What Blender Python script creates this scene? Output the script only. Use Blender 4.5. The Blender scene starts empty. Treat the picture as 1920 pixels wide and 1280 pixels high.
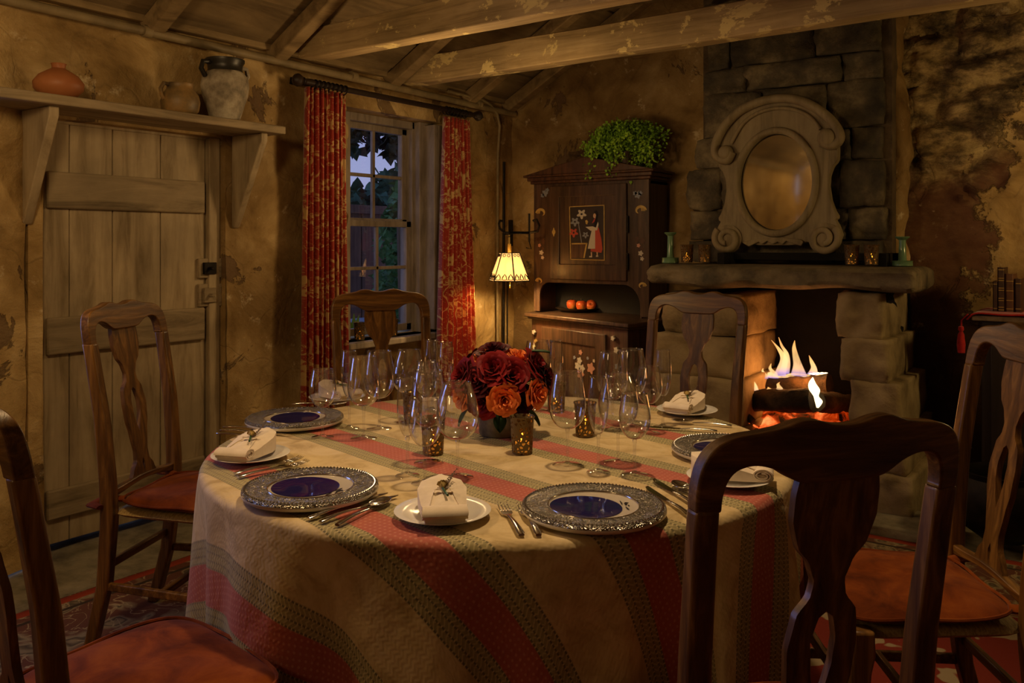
import bpy, bmesh, math, random
from math import sin, cos, pi, radians, sqrt, atan2
from mathutils import Vector, Matrix, noise
S = bpy.context.scene
COL = S.collection
# ------------------------------------------------------------ camera, world, exposure
FPX, HGT, HY, YAW = 1587.0, 1.35, 457.0, radians(35.7)
cam_d = bpy.data.cameras.new('camera'); cam = bpy.data.objects.new('camera', cam_d); COL.objects.link(cam)
cam_d.sensor_width = 36; cam_d.lens = 36*FPX/1920; cam_d.shift_y = -(640-HY)/1920
cam.location = (0, 0, HGT); cam.rotation_euler = (pi/2, 0, YAW); cam_d.clip_start = .05
S.camera = cam
S.view_settings.view_transform = 'Standard'; S.view_settings.look = 'None'
S.cycles.transparent_max_bounces = 32
S.view_settings.exposure = 0.0; S.view_settings.gamma = 1.0; S.view_settings.use_curve_mapping = False
W = bpy.data.worlds.new('dusk_sky'); S.world = W; W.use_nodes = True
wn = W.node_tree; bg = wn.nodes['Background']
tc = wn.nodes.new('ShaderNodeTexCoord'); sx = wn.nodes.new('ShaderNodeSeparateXYZ'); rp = wn.nodes.new('ShaderNodeValToRGB')
wn.links.new(tc.outputs['Generated'], sx.inputs[0]); wn.links.new(sx.outputs['Z'], rp.inputs[0]); wn.links.new(rp.outputs[0], bg.inputs[0])
rp.color_ramp.elements[0].position = 0.0; rp.color_ramp.elements[0].color = (.36, .36, .52, 1)
rp.color_ramp.elements[1].position = .35; rp.color_ramp.elements[1].color = (.17, .24, .50, 1)
bg.inputs[1].default_value = 1.25
def lamp(name, kind, loc, power, color, size=.1, rot=None, size_y=None, angle=None):
    d = bpy.data.lights.new(name, kind); d.energy = power; d.color = color
    if kind in ('POINT', 'SPOT'): d.shadow_soft_size = size
    if kind == 'SPOT': d.spot_size = angle or 2.0; d.spot_blend = .6
    if kind == 'AREA':
        d.shape = 'RECTANGLE'; d.size = size; d.size_y = size_y or size
    o = bpy.data.objects.new(name, d); COL.objects.link(o); o.location = loc
    if rot is not None: o.rotation_euler = rot
    return o
WARM = (1.0, .60, .22)
lamp('room_lamp_light', 'POINT', (-1.95, -.80, 1.70), 10, (1, .64, .29), .16)
lamp('gable_fill_light', 'POINT', (-2.65, 3.30, 1.78), 15, (1, .64, .29), .08)  # unseen fill, added to brighten the gable wall
lamp('near_wall_fill_light', 'POINT', (-2.95, -2.0, 2.35), 12, (1, .66, .30), .1)  # added fill, brightens the near wall that the mirror reflects
lamp('left_fill_light', 'POINT', (-2.2, .9, 2.1), 30, (1, .64, .29), .12)  # fill without a fixture, added to lift door, left wall and gable
lamp('table_fill_spot', 'SPOT', (-1.15, 2.0, 3.0), 120, (1, .68, .36), .06, angle=radians(62))  # added spot with no fixture, makes the tabletop brighter than the drape
lamp('chest_lamp_light', 'POINT', (.55, 4.35, 1.62), 20, (1, .66, .25), .08)
lamp('sconce_bulb_light', 'POINT', (-3.31, 4.55, 1.27), 27, (1, .62, .24), .03)
lamp('fire_light', 'POINT', (-1.42, 4.78, .60), 7, (1, .36, .08), .12)
lamp('blue_fill_light', 'AREA', (-4.15, .80, 1.40), 17, (.30, .42, 1.0), .75, (radians(90), 0, radians(-90)), 1.15)  # blue fill added behind the unseen second window

# ------------------------------------------------------------ pixel to place
_s, _c = sin(YAW), cos(YAW)
def _ray(px, py):
    l = (px-960)/FPX; return (l*_c-_s, l*_s+_c, (HY-py)/FPX)
def on_z(px, py, z=.76):
    r = _ray(px, py); t = (z-HGT)/r[2]; return Vector((r[0]*t, r[1]*t, z))
def on_x(px, py, X):
    r = _ray(px, py); t = X/r[0]; return Vector((X, r[1]*t, HGT+r[2]*t))
def on_y(px, py, Y):
    r = _ray(px, py); t = Y/r[1]; return Vector((r[0]*t, Y, HGT+r[2]*t))
def from_cam(cx, cy): return (cx*_c-cy*_s, cx*_s+cy*_c)

# ------------------------------------------------------------ mesh collector
class G:
    def __init__(s, seed=0): s.v = []; s.f = []; s.mi = []; s.uv = {}; s.m = 0; s.T = Matrix.Identity(4)
    def add(s, vs, fs):
        b = len(s.v)
        for p in vs: s.v.append(tuple(s.T @ Vector(p)))
        for f in fs: s.f.append([b+i for i in f]); s.mi.append(s.m)
        return b
    def box(s, x0, x1, y0, y1, z0, z1):
        s.add([(x0,y0,z0),(x1,y0,z0),(x1,y1,z0),(x0,y1,z0),(x0,y0,z1),(x1,y0,z1),(x1,y1,z1),(x0,y1,z1)],
              [(0,3,2,1),(4,5,6,7),(0,1,5,4),(1,2,6,5),(2,3,7,6),(3,0,4,7)])
    def bar(s, a, b, w, h, up=(0,0,1), w2=None, h2=None):
        a = Vector(a); b = Vector(b); d = (b-a).normalized(); u = Vector(up)
        if abs(d.dot(u)) > .98: u = Vector((0,1,0))
        r = d.cross(u).normalized(); u = r.cross(d)
        w2 = w if w2 is None else w2; h2 = h if h2 is None else h2
        vs = []
        for p, ww, hh in ((a, w, h), (b, w2, h2)):
            for sx_, sy_ in ((-1,-1),(1,-1),(1,1),(-1,1)): vs.append(p + r*sx_*ww/2 + u*sy_*hh/2)
        s.add(vs, [(3,2,1,0),(4,5,6,7),(0,1,5,4),(1,2,6,5),(2,3,7,6),(3,0,4,7)])
    def loft(s, rings, caps=True, closed=False):
        n = len(rings[0]); vs = [p for r in rings for p in r]; fs = []
        k = len(rings)
        for i in range(k if closed else k-1):
            for j in range(n):
                a = i*n+j; b = i*n+(j+1) % n; c = ((i+1) % k)*n+(j+1) % n; d = ((i+1) % k)*n+j
                fs.append((a, b, c, d))
        if caps and not closed:
            fs.append(tuple(range(n-1, -1, -1))); fs.append(tuple((k-1)*n+j for j in range(n)))
        s.add(vs, fs)
    def tube(s, pts, r, n=8, closed=False, caps=True, flat=1.0, up=None):
        pts = [Vector(p) for p in pts]; k = len(pts); rings = []; prev = None
        for i, p in enumerate(pts):
            if closed: d = pts[(i+1) % k]-pts[i-1]
            else: d = pts[min(i+1, k-1)]-pts[max(i-1, 0)]
            d.normalize()
            if up is not None: a = d.cross(Vector(up))
            elif prev is None: a = d.cross(Vector((0,0,1)) if abs(d.z) < .9 else Vector((1,0,0)))
            else: a = prev-d*prev.dot(d)
            if a.length < 1e-6: a = d.orthogonal()
            a.normalize(); prev = a; b = d.cross(a)
            rr = r[i] if isinstance(r, (list, tuple)) else r
            rings.append([p+a*cos(2*pi*j/n)*rr+b*sin(2*pi*j/n)*rr*flat for j in range(n)])
        s.loft(rings, caps, closed)
    def lathe(s, prof, n=32, o=(0,0,0), wob=0, seed=0):
        o = Vector(o); vs = []; fs = []; idx = []
        for r, z in prof:
            if r < 1e-6: idx.append([len(vs)]*n); vs.append(o+Vector((0,0,z)))
            else:
                idx.append([len(vs)+j for j in range(n)])
                for j in range(n):
                    a = 2*pi*j/n; k = 1+wob*noise.noise(Vector((cos(a)*1.5+seed, sin(a)*1.5, z*12)))
                    vs.append(o+Vector((r*k*cos(a), r*k*sin(a), z)))
        for i in range(len(prof)-1):
            for j in range(n):
                q = [idx[i][j], idx[i][(j+1) % n], idx[i+1][(j+1) % n], idx[i+1][j]]
                q2 = []
                for e in q:
                    if e not in q2: q2.append(e)
                if len(q2) > 2: fs.append(tuple(q2))
        s.add(vs, fs)
    def prism(s, outl, fn, d0, d1):       # outl: 2-D outline, fn(u,v,d) -> point
        n = len(outl); vs = [fn(u, v, d0) for u, v in outl]+[fn(u, v, d1) for u, v in outl]
        fs = [tuple(range(n-1, -1, -1)), tuple(range(n, 2*n))]
        for i in range(n): fs.append((i, (i+1) % n, n+(i+1) % n, n+i))
        s.add(vs, fs)
    def ring(s, outer, inner, fn, d0, d1):
        n = len(outer)
        vs = [fn(u,v,d0) for u,v in outer]+[fn(u,v,d0) for u,v in inner]+[fn(u,v,d1) for u,v in outer]+[fn(u,v,d1) for u,v in inner]
        fs = []
        for i in range(n):
            j = (i+1) % n
            fs += [(i, n+i, n+j, j), (2*n+i, 2*n+j, 3*n+j, 3*n+i), (i, j, 2*n+j, 2*n+i), (n+i, 3*n+i, 3*n+j, n+j)]
        s.add(vs, fs)
    def grid(s, nu, nv, fn, uvfn=None):
        vs = [fn(i/nu, j/nv) for j in range(nv+1) for i in range(nu+1)]
        fs = [(j*(nu+1)+i, j*(nu+1)+i+1, (j+1)*(nu+1)+i+1, (j+1)*(nu+1)+i) for j in range(nv) for i in range(nu)]
        b = s.add(vs, fs)
        if uvfn:
            for j in range(nv+1):
                for i in range(nu+1): s.uv[b+j*(nu+1)+i] = uvfn(i/nu, j/nv)
    def stone(s, c, h, seed=0, amp=.12, n=6, p=.32):
        c = Vector(c); bm = bmesh.new(); bmesh.ops.create_cube(bm, size=2)
        bmesh.ops.subdivide_edges(bm, edges=bm.edges[:], cuts=n, use_grid_fill=True)
        for v in bm.verts:
            q = v.co.copy(); nn = q.normalized(); sph = Vector([max(-1, min(1, t)) for t in nn*1.3])
            w = q.lerp(sph, p)
            e = 1+amp*noise.noise(w*1.3+Vector((seed*3.1, 0, 0)))+amp*.5*noise.noise(w*3.5+Vector((0, seed*2.3, 0)))
            v.co = Vector((c.x+w.x*h[0]*e, c.y+w.y*h[1]*e, c.z+w.z*h[2]*e))
        bm.verts.index_update()
        s.add([v.co.copy() for v in bm.verts], [[v.index for v in f.verts] for f in bm.faces]); bm.free()
    def build(s, name, mats, parent=None, smooth=40, bevel=0, bseg=2, sub=0, loc=None):
        me = bpy.data.meshes.new(name); me.from_pydata(s.v, [], s.f)
        if not isinstance(mats, (list, tuple)): mats = [mats]
        for m in mats: me.materials.append(m)
        if len(mats) > 1:
            for p, k in zip(me.polygons, s.mi): p.material_index = k
        if s.uv:
            ul = me.uv_layers.new(name='UVMap')
            for l in me.loops: ul.data[l.index].uv = s.uv.get(l.vertex_index, (0, 0))
        bm = bmesh.new(); bm.from_mesh(me); bmesh.ops.recalc_face_normals(bm, faces=bm.faces[:]); bm.to_mesh(me); bm.free()
        if smooth:
            me.polygons.foreach_set('use_smooth', [True]*len(me.polygons))
            if smooth < 180: me.set_sharp_from_angle(angle=radians(smooth))
        o = bpy.data.objects.new(name, me); COL.objects.link(o)
        if parent is not None: o.parent = parent
        if loc is not None: o.location = loc
        if bevel:
            b = o.modifiers.new('bevel', 'BEVEL'); b.width = bevel; b.segments = bseg; b.limit_method = 'ANGLE'; b.angle_limit = radians(35)
        if sub:
            q = o.modifiers.new('sub', 'SUBSURF'); q.levels = sub; q.render_levels = sub
        return o
def tag(o, label=None, cat=None, group=None, kind=None):
    if label: o['label'] = label
    if cat: o['category'] = cat
    if group: o['group'] = group
    if kind: o['kind'] = kind
    return o
def thing(name, label, cat, loc=(0,0,0), rz=0, group=None):
    o = bpy.data.objects.new(name, None); COL.objects.link(o); o.location = loc; o.rotation_euler = (0, 0, rz)
    o.empty_display_size = .05
    return tag(o, label, cat, group)
def dup(o, loc=None, rz=None, label=None, parent=None, scale=None):
    c = o.copy(); COL.objects.link(c); c.parent = parent
    for ch in o.children: dup(ch, parent=c)
    if loc is not None: c.location = loc
    if rz is not None: c.rotation_euler = (0, 0, rz)
    if label: c['label'] = label
    if scale: c.scale = scale
    return c
class Maker:      # first call places the original, further calls copy it with its parts
    def __init__(s, root): s.root = root; s.used = False
    def __call__(s, loc, rz, label, scale=None):
        if not s.used:
            s.used = True; o = s.root; o.location = loc; o.rotation_euler = (0, 0, rz); o['label'] = label
            if scale: o.scale = scale
            return o
        return dup(s.root, loc, rz, label, scale=scale)

# ------------------------------------------------------------ materials
def newmat(name):
    m = bpy.data.materials.new(name); m.use_nodes = True; t = m.node_tree
    return m, t, t.nodes['Principled BSDF']
def ramp(t, src, stops, interp='LINEAR'):
    r = t.nodes.new('ShaderNodeValToRGB'); cr = r.color_ramp; cr.interpolation = interp
    while len(cr.elements) < len(stops): cr.elements.new(.5)
    for e, (p, c) in zip(cr.elements, stops):
        e.position = p; e.color = (c, c, c, 1) if isinstance(c, (int, float)) else (*c, 1)
    t.links.new(src, r.inputs[0]); return r.outputs[0]
def mixc(t, fac, a, b, mode='MIX'):
    m = t.nodes.new('ShaderNodeMix'); m.data_type = 'RGBA'; m.blend_type = mode
    if isinstance(fac, (int, float)): m.inputs[0].default_value = fac
    else: t.links.new(fac, m.inputs[0])
    for i, x in ((6, a), (7, b)):
        if isinstance(x, tuple): m.inputs[i].default_value = (*x, 1)
        else: t.links.new(x, m.inputs[i])
    return m.outputs[2]
def math_(t, op, a, b=None, c=None, clamp=False):
    m = t.nodes.new('ShaderNodeMath'); m.operation = op; m.use_clamp = clamp
    for i, x in enumerate((a, b, c)):
        if x is None: continue
        if isinstance(x, (int, float)): m.inputs[i].default_value = x
        else: t.links.new(x, m.inputs[i])
    return m.outputs[0]
def coords(t, kind='Object', scale=(1,1,1), rot=(0,0,0), loc=(0,0,0)):
    if kind == 'Position': src = t.nodes.new('ShaderNodeNewGeometry').outputs['Position']
    else: src = t.nodes.new('ShaderNodeTexCoord').outputs[kind]
    mp = t.nodes.new('ShaderNodeMapping'); t.links.new(src, mp.inputs[0])
    mp.inputs['Scale'].default_value = scale; mp.inputs['Rotation'].default_value = rot; mp.inputs['Location'].default_value = loc
    return mp.outputs[0]
def nz(t, vec, scale, detail=5, rough=.6, dist=0):
    n = t.nodes.new('ShaderNodeTexNoise'); t.links.new(vec, n.inputs['Vector'])
    n.inputs['Scale'].default_value = scale; n.inputs['Detail'].default_value = detail
    n.inputs['Roughness'].default_value = rough; n.inputs['Distortion'].default_value = dist
    return n.outputs['Fac']
def vor(t, vec, scale, feature='F1', out='Distance', rnd=1):
    n = t.nodes.new('ShaderNodeTexVoronoi'); n.feature = feature; t.links.new(vec, n.inputs['Vector'])
    n.inputs['Scale'].default_value = scale; n.inputs['Randomness'].default_value = rnd
    return n.outputs[out]
def bump(t, b, h, strength=.4, dist=.01, prev=None):
    n = t.nodes.new('ShaderNodeBump'); n.inputs['Strength'].default_value = strength; n.inputs['Distance'].default_value = dist
    t.links.new(h, n.inputs['Height'])
    if prev is not None: t.links.new(prev, n.inputs['Normal'])
    if b is not None: t.links.new(n.outputs[0], b.inputs['Normal'])
    return n.outputs[0]
def mottled(name, stops, scale=6, rough=.7, bs=.3, bd=.004, metal=0, stretch=(1,1,1), detail=6, spec=.4, bscale=None, sheen=0, dist=0, coat=0):
    m, t, b = newmat(name); v = coords(t, 'Object', stretch)
    f = nz(t, v, scale, detail, .62, dist)
    n = len(stops)
    pos = [.3+.4*i/(n-1) for i in range(n)]
    t.links.new(ramp(t, f, list(zip(pos, stops))), b.inputs['Base Color'])
    b.inputs['Roughness'].default_value = rough; b.inputs['Metallic'].default_value = metal
    b.inputs['Specular IOR Level'].default_value = spec
    if sheen: b.inputs['Sheen Weight'].default_value = sheen; b.inputs['Sheen Roughness'].default_value = .4
    if coat: b.inputs['Coat Weight'].default_value = coat; b.inputs['Coat Roughness'].default_value = .25
    if bs: bump(t, b, nz(t, v, bscale or scale*3, 6, .65), bs, bd)
    return m
def plain(name, c, rough=.5, metal=0, spec=.5, emit=None, es=0):
    m, t, b = newmat(name); b.inputs['Base Color'].default_value = (*c, 1); b.inputs['Roughness'].default_value = rough
    b.inputs['Metallic'].default_value = metal; b.inputs['Specular IOR Level'].default_value = spec
    if emit: b.inputs['Emission Color'].default_value = (*emit, 1); b.inputs['Emission Strength'].default_value = es
    return m
def emitter(name, c, s):
    m = bpy.data.materials.new(name); m.use_nodes = True; t = m.node_tree; t.nodes.clear()
    e = t.nodes.new('ShaderNodeEmission'); e.inputs[0].default_value = (*c, 1); e.inputs[1].default_value = s
    o = t.nodes.new('ShaderNodeOutputMaterial'); t.links.new(e.outputs[0], o.inputs[0]); return m

def plaster_mat(name, dark_mask=None, red=False):
    m, t, b = newmat(name); v = coords(t, 'Position')
    big = nz(t, v, .9, 4, .55, .3); mid = nz(t, v, 3.2, 7, .65, .4); fine = nz(t, v, 22, 5, .7)
    base = ramp(t, mid, [(.25, (.22, .14, .05)), (.42, (.42, .295, .125)), (.55, (.56, .42, .205)), (.7, (.76, .62, .37))])
    tint = ramp(t, big, [(.38, (.30, .22, .12)), (.62, (1.0, .93, .80))])
    col = mixc(t, .8, base, tint, 'MULTIPLY')
    # flaked patches, dark reddish stone below the plaster
    fl = nz(t, coords(t, 'Position', (1, 1, .8), loc=(3, 1, 7)), 2.6, 9, .68, .5)
    flm = ramp(t, fl, [(.595, 0), (.61, 1)])
    col = mixc(t, math_(t, 'MULTIPLY', flm, .75), col, (.12, .07, .04))
    sp = t.nodes.new('ShaderNodeSeparateXYZ'); t.links.new(t.nodes.new('ShaderNodeNewGeometry').outputs['Position'], sp.inputs[0])
    h = math_(t, 'ADD', math_(t, 'MULTIPLY', mid, .03), math_(t, 'MULTIPLY', fine, .006))
    if red:   # bare dark rubble around and above the chimney, red stain beside it
        jag = math_(t, 'MULTIPLY', math_(t, 'SUBTRACT', nz(t, v, 2.2, 8, .7), .5), 1.5)
        zz = math_(t, 'ADD', sp.outputs['Z'], jag)
        xx = math_(t, 'ADD', sp.outputs['X'], math_(t, 'MULTIPLY', jag, .8))
        rub = math_(t, 'MULTIPLY', ramp(t, math_(t, 'ADD', xx, 2.0), [(.70, 0), (.74, 1)]),
                    ramp(t, math_(t, 'MULTIPLY', zz, .4), [(.78, 0), (.81, 1)]))
        rub2 = ramp(t, math_(t, 'MULTIPLY', math_(t, 'ADD', xx, 1.15), 1.5), [(.0, 1), (.80, 1), (.86, 0)])
        rub2 = math_(t, 'MULTIPLY', rub2, ramp(t, math_(t, 'ADD', xx, 1.4), [(.0, 0), (.05, 1)]))
        rub = math_(t, 'MAXIMUM', rub, rub2)
        stn = ramp(t, nz(t, coords(t, 'Position', (1, 1, 1.7)), 4, 9, .75, .15),
                   [(.36, (.03, .02, .012)), (.47, (.14, .10, .05)), (.56, (.36, .26, .12)), (.64, (.55, .42, .20))])
        redc = mixc(t, .85, stn, (.15, .065, .035))
        low = ramp(t, math_(t, 'MULTIPLY', zz, .4), [(.60, 1), (.72, 0)])
        col = mixc(t, rub, col, mixc(t, low, stn, redc))
        # red-brown underpaint patches on the right part
        pt = ramp(t, nz(t, coords(t, 'Position', (1, 1, 1.6), loc=(0, 0, 2.2)), 2.4, 10, .72, .2), [(.535, 0), (.545, 1)])
        rt = ramp(t, math_(t, 'ADD', xx, 1.0), [(.30, 0), (.42, 1)])
        zb = math_(t, 'MULTIPLY', ramp(t, math_(t, 'MULTIPLY', sp.outputs['Z'], .4), [(.56, 0), (.6, 1)]),
                   ramp(t, math_(t, 'MULTIPLY', sp.outputs['Z'], .4), [(.72, 1), (.84, 0)]))
        col = mixc(t, math_(t, 'MULTIPLY', math_(t, 'MULTIPLY', pt, rt), zb), col, (.12, .045, .03))
        # darker brown towards the bottom of the wall
        dark_tone = ramp(t, math_(t, 'MULTIPLY', zz, .5), [(.38, 1), (.62, 0)])
        col = mixc(t, math_(t, 'MULTIPLY', dark_tone, .8), col, (.07, .04, .02))
        h = math_(t, 'ADD', h, math_(t, 'MULTIPLY', rub, -.02))
    cr = vor(t, mixv(t, v, 3), 1.7, 'DISTANCE_TO_EDGE')
    crm = ramp(t, cr, [(.0, 0), (.018, 1)])
    col = mixc(t, .12, col, crm, 'MULTIPLY')
    lt = ramp(t, nz(t, coords(t, 'Position', loc=(5, 2, 1)), 7, 8, .75), [(.6, 0), (.68, .5)])
    col = mixc(t, lt, col, (.80, .68, .45))
    h = math_(t, 'ADD', h, math_(t, 'MULTIPLY', crm, .002))
    h = math_(t, 'SUBTRACT', h, math_(t, 'MULTIPLY', flm, .006))
    t.links.new(col, b.inputs['Base Color']); b.inputs['Roughness'].default_value = .78
    b.inputs['Specular IOR Level'].default_value = .25
    bump(t, b, h, .9, 1.0)
    return m
def mixv(t, v, scale):      # jittered coordinates
    n = t.nodes.new('ShaderNodeTexNoise'); t.links.new(v, n.inputs['Vector']); n.inputs['Scale'].default_value = scale
    a = t.nodes.new('ShaderNodeVectorMath'); a.operation = 'MULTIPLY_ADD'; t.links.new(n.outputs['Color'], a.inputs[0])
    a.inputs[1].default_value = (.5, .5, .5); t.links.new(v, a.inputs[2]); return a.outputs[0]
def wood(name, stops, axis=2, scale=3, rough=.45, bs=.15, spec=.45, coat=0, stretch=14, flake=None, worn=None):
    m, t, b = newmat(name); sc = [stretch]*3; sc[axis] = 1
    v = coords(t, 'Object', tuple(sc)); f = nz(t, v, scale, 7, .65, .6)
    n = len(stops); col = ramp(t, f, [(.3+.4*i/(n-1), c) for i, c in enumerate(stops)])
    v2 = coords(t, 'Object'); 
    blot = ramp(t, nz(t, v2, 2.5, 6, .6), [(.35, .55), (.65, 1.0)])
    col = mixc(t, .7, col, blot, 'MULTIPLY')
    if flake:
        fl = ramp(t, nz(t, coords(t, 'Object', (1,1,1.4)), 4.2, 9, .7, .3), [(.56, 0), (.575, 1)])
        col = mixc(t, fl, col, flake)
        t.links.new(ramp(t, fl, [(0, rough), (1, .8)]), b.inputs['Roughness'])
    else: b.inputs['Roughness'].default_value = rough
    t.links.new(col, b.inputs['Base Color']); b.inputs['Specular IOR Level'].default_value = spec
    if coat: b.inputs['Coat Weight'].default_value = coat; b.inputs['Coat Roughness'].default_value = .22
    bump(t, b, f, bs, .01)
    return m
MAT = {}
MAT['plaster'] = plaster_mat('plaster_ochre')
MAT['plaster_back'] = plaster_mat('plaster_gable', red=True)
MAT['stone_dark'] = mottled('chimney_stone', [(.02,.018,.014), (.08,.065,.04), (.26,.21,.12)], 5, .8, .9, .03, bscale=7)
MAT['stone_tan'] = mottled('pier_stone', [(.14,.10,.05), (.33,.25,.13), (.46,.36,.2)], 4, .8, .7, .02, bscale=8)
MAT['mortar'] = mottled('mortar', [(.05,.035,.02), (.14,.10,.055)], 9, .9, .6, .02)
MAT['dark_tone'] = mottled('sooty_brick', [(.002,.002,.002), (.008,.006,.005)], 6, .95, .5, .02)
MAT['mantel'] = mottled('mantel_stone', [(.05,.042,.028), (.17,.135,.08), (.28,.22,.13)], 6, .75, .9, .03, bscale=9)
MAT['beam'] = wood('painted_beam', [(.26,.18,.08), (.46,.33,.16), (.56,.42,.22)], 0, 2.2, .7, .3, .25, flake=(.68,.54,.24))
MAT['rafter'] = wood('old_rafter', [(.15,.10,.05), (.30,.21,.10), (.40,.29,.15)], 1, 2, .75, .4, .2, stretch=5)
MAT['board'] = wood('ceiling_board', [(.10,.068,.032), (.20,.14,.07), (.28,.20,.10)], 1, 1.4, .8, .3, .2, stretch=6)
MAT['door'] = wood('pale_painted_wood', [(.26,.19,.10), (.46,.36,.215), (.56,.45,.28)], 2, 1.8, .65, .25, .25, stretch=8)
MAT['door_h'] = wood('pale_worn_wood', [(.15,.11,.06), (.36,.28,.165), (.47,.37,.23)], 1, 1.8, .7, .3, .25, stretch=8)
MAT['win'] = wood('window_paint', [(.20,.16,.12), (.34,.28,.22), (.42,.36,.29)], 2, 3, .6, .2, .3, stretch=6)
MAT['oak'] = wood('chair_oak', [(.045,.017,.004), (.16,.072,.016), (.36,.18,.045)], 2, 3.0, .40, .12, .4, coat=.15)
MAT['oak_h'] = wood('chair_oak_rail', [(.045,.017,.004), (.16,.072,.016), (.36,.18,.045)], 0, 3.0, .40, .12, .4, coat=.12)
MAT['cab'] = wood('cabinet_brown', [(.028,.014,.008), (.075,.040,.022), (.13,.072,.040)], 2, 2.2, .42, .15, .4, coat=.15)
MAT['cab_red'] = wood('cabinet_red_brown', [(.035,.015,.008), (.095,.042,.022), (.15,.065,.032)], 2, 2.5, .45, .15, .4)
MAT['niche'] = plain('niche_black', (.006,.004,.003), .8)  # near-black base colour for the niche inside
MAT['frame'] = wood('limed_wood', [(.17,.13,.075), (.30,.24,.14), (.38,.31,.19)], 2, 2.2, .65, .3, .3, stretch=7)
MAT['iron'] = mottled('black_iron', [(.008,.007,.006), (.025,.02,.016)], 20, .5, .3, .002, metal=.7)
MAT['pipe'] = mottled('painted_pipe', [(.16,.12,.06), (.30,.23,.12)], 8, .55, .2, .002)
MAT['terra'] = mottled('terracotta', [(.30,.10,.035), (.42,.16,.055)], 5, .5, .2, .002)
MAT['jug'] = mottled('ochre_glazed_clay', [(.06,.045,.03), (.22,.14,.05), (.42,.24,.08)], 9, .5, .4, .003, spec=.5)
MAT['crock'] = mottled('limewashed_clay', [(.10,.085,.06), (.34,.29,.21), (.58,.52,.40)], 11, .8, .5, .004)
MAT['crock_dark'] = plain('dark_glaze', (.02,.018,.014), .4)
MAT['rush'] = mottled('rush_weave', [(.20,.12,.04), (.42,.28,.10), (.55,.40,.17)], 60, .7, .5, .003, stretch=(.15,3,3))
MAT['velvet'] = mottled('rust_velvet', [(.07,.013,.002), (.17,.036,.005), (.26,.066,.008)], 7, .9, .3, .004, sheen=.06, spec=.1, dist=.6)
MAT['linen'] = mottled('ivory_linen', [(.66,.55,.42), (.78,.67,.53)], 30, .85, .2, .001, spec=.2)
MAT['china'] = plain('ivory_china', (.74,.70,.63), .12, 0, .6)
MAT['china_grey'] = plain('grey_glaze', (.50,.44,.36), .10, 0, .6)
MAT['silver'] = plain('polished_silver', (.62,.58,.52), .16, 1.0)
MAT['navy'] = plain('navy_glaze', (.010,.010,.075), .05, 0, .8)
MAT['black'] = plain('black_ink', (.008,.008,.012), .3)
MAT['tin'] = mottled('grey_tin', [(.07,.06,.04), (.17,.145,.10), (.30,.26,.18)], 18, .7, .5, .003, metal=.2)
MAT['wax'] = plain('candle_wax', (.75,.55,.25), .5, emit=(1,.5,.12), es=.35)
MAT['flame'] = emitter('candle_flame', (1, .50, .08), 9)
MAT['rose_red'] = mottled('rose_red', [(.12,.002,.003), (.27,.004,.006)], 8, .6, .1, .001, sheen=.04, spec=.2)
MAT['rose_dark'] = mottled('rose_dark', [(.035,.001,.002), (.10,.002,.004)], 8, .6, .1, .001, sheen=.04, spec=.2)
MAT['rose_orange'] = mottled('rose_orange', [(.78,.16,.03), (.95,.32,.09)], 8, .55, .1, .001, sheen=.05, spec=.2)
MAT['leaf'] = mottled('rose_leaf', [(.01,.04,.012), (.03,.09,.02)], 9, .45, .2, .001)
MAT['fern'] = mottled('fern_green', [(.08,.20,.01), (.24,.46,.03), (.42,.64,.07)], 6, .6, 0, .001)
MAT['gold'] = plain('gold_paint', (.50,.34,.08), .45, .3)
MAT['gilt'] = mottled('painted_yellow', [(.38,.25,.06), (.58,.42,.14)], 30, .6, 0)
MAT['dryrose'] = mottled('dried_petals', [(.30,.20,.05), (.52,.38,.13)], 30, .7, .2, .002)
MAT['drystem'] = plain('dried_sprig', (.12,.08,.05), .8)
MAT['celadon'] = plain('celadon_glaze', (.13,.24,.13), .18, 0, .6)
MAT['leather'] = mottled('book_leather', [(.06,.025,.012), (.14,.06,.03)], 20, .5, .3, .001)
MAT['leather2'] = mottled('book_leather_dark', [(.03,.015,.01), (.07,.03,.018)], 20, .5, .3, .001)
MAT['redcloth'] = mottled('red_chenille', [(.28,.006,.006), (.55,.02,.015)], 40, .9, .5, .003, sheen=.3)
MAT['chest'] = wood('chest_black_wood', [(.012,.007,.004), (.03,.016,.009)], 2, 3, .5, .1, .4)
MAT['white_p'] = plain('painted_white', (.55,.50,.42), .6)
MAT['red_p'] = plain('painted_red', (.42,.05,.03), .6)
MAT['skin_p'] = plain('painted_skin', (.55,.36,.24), .6)
MAT['dark_p'] = plain('painted_dark_ground', (.022,.012,.010), .55)
MAT['blue_p'] = plain('painted_grey_blue', (.22,.24,.30), .6)
MAT['pink_p'] = plain('painted_pink', (.50,.25,.18), .6)
MAT['apple'] = mottled('apple_skin', [(.55,.05,.015), (.62,.13,.03), (.66,.42,.08)], 9, .28, 0)
MAT['log'] = mottled('charred_log', [(.006,.005,.004), (.03,.018,.010), (.10,.055,.025)], 9, .9, .9, .02, bscale=14)
MAT['bark'] = mottled('bark_lump', [(.05,.028,.012), (.16,.09,.035)], 16, .85, .9, .02)
MAT['fence'] = wood('fence_board', [(.09,.045,.030), (.16,.085,.055), (.22,.12,.08)], 2, 2, .8, .3, .2)
MAT['ivy'] = mottled('ivy_green', [(.015,.06,.012), (.05,.15,.03), (.10,.24,.05)], 3, .55, 0)
MAT['ivy_dark'] = mottled('dark_leaf', [(.008,.02,.010), (.02,.05,.02)], 3, .6, 0)
MAT['bush'] = mottled('bush_green', [(.02,.06,.03), (.06,.13,.07)], 2, .8, 0)
MAT['patio'] = mottled('pale_patio', [(.30,.32,.40), (.42,.44,.52)], 4, .8, .2, .003)
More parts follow.
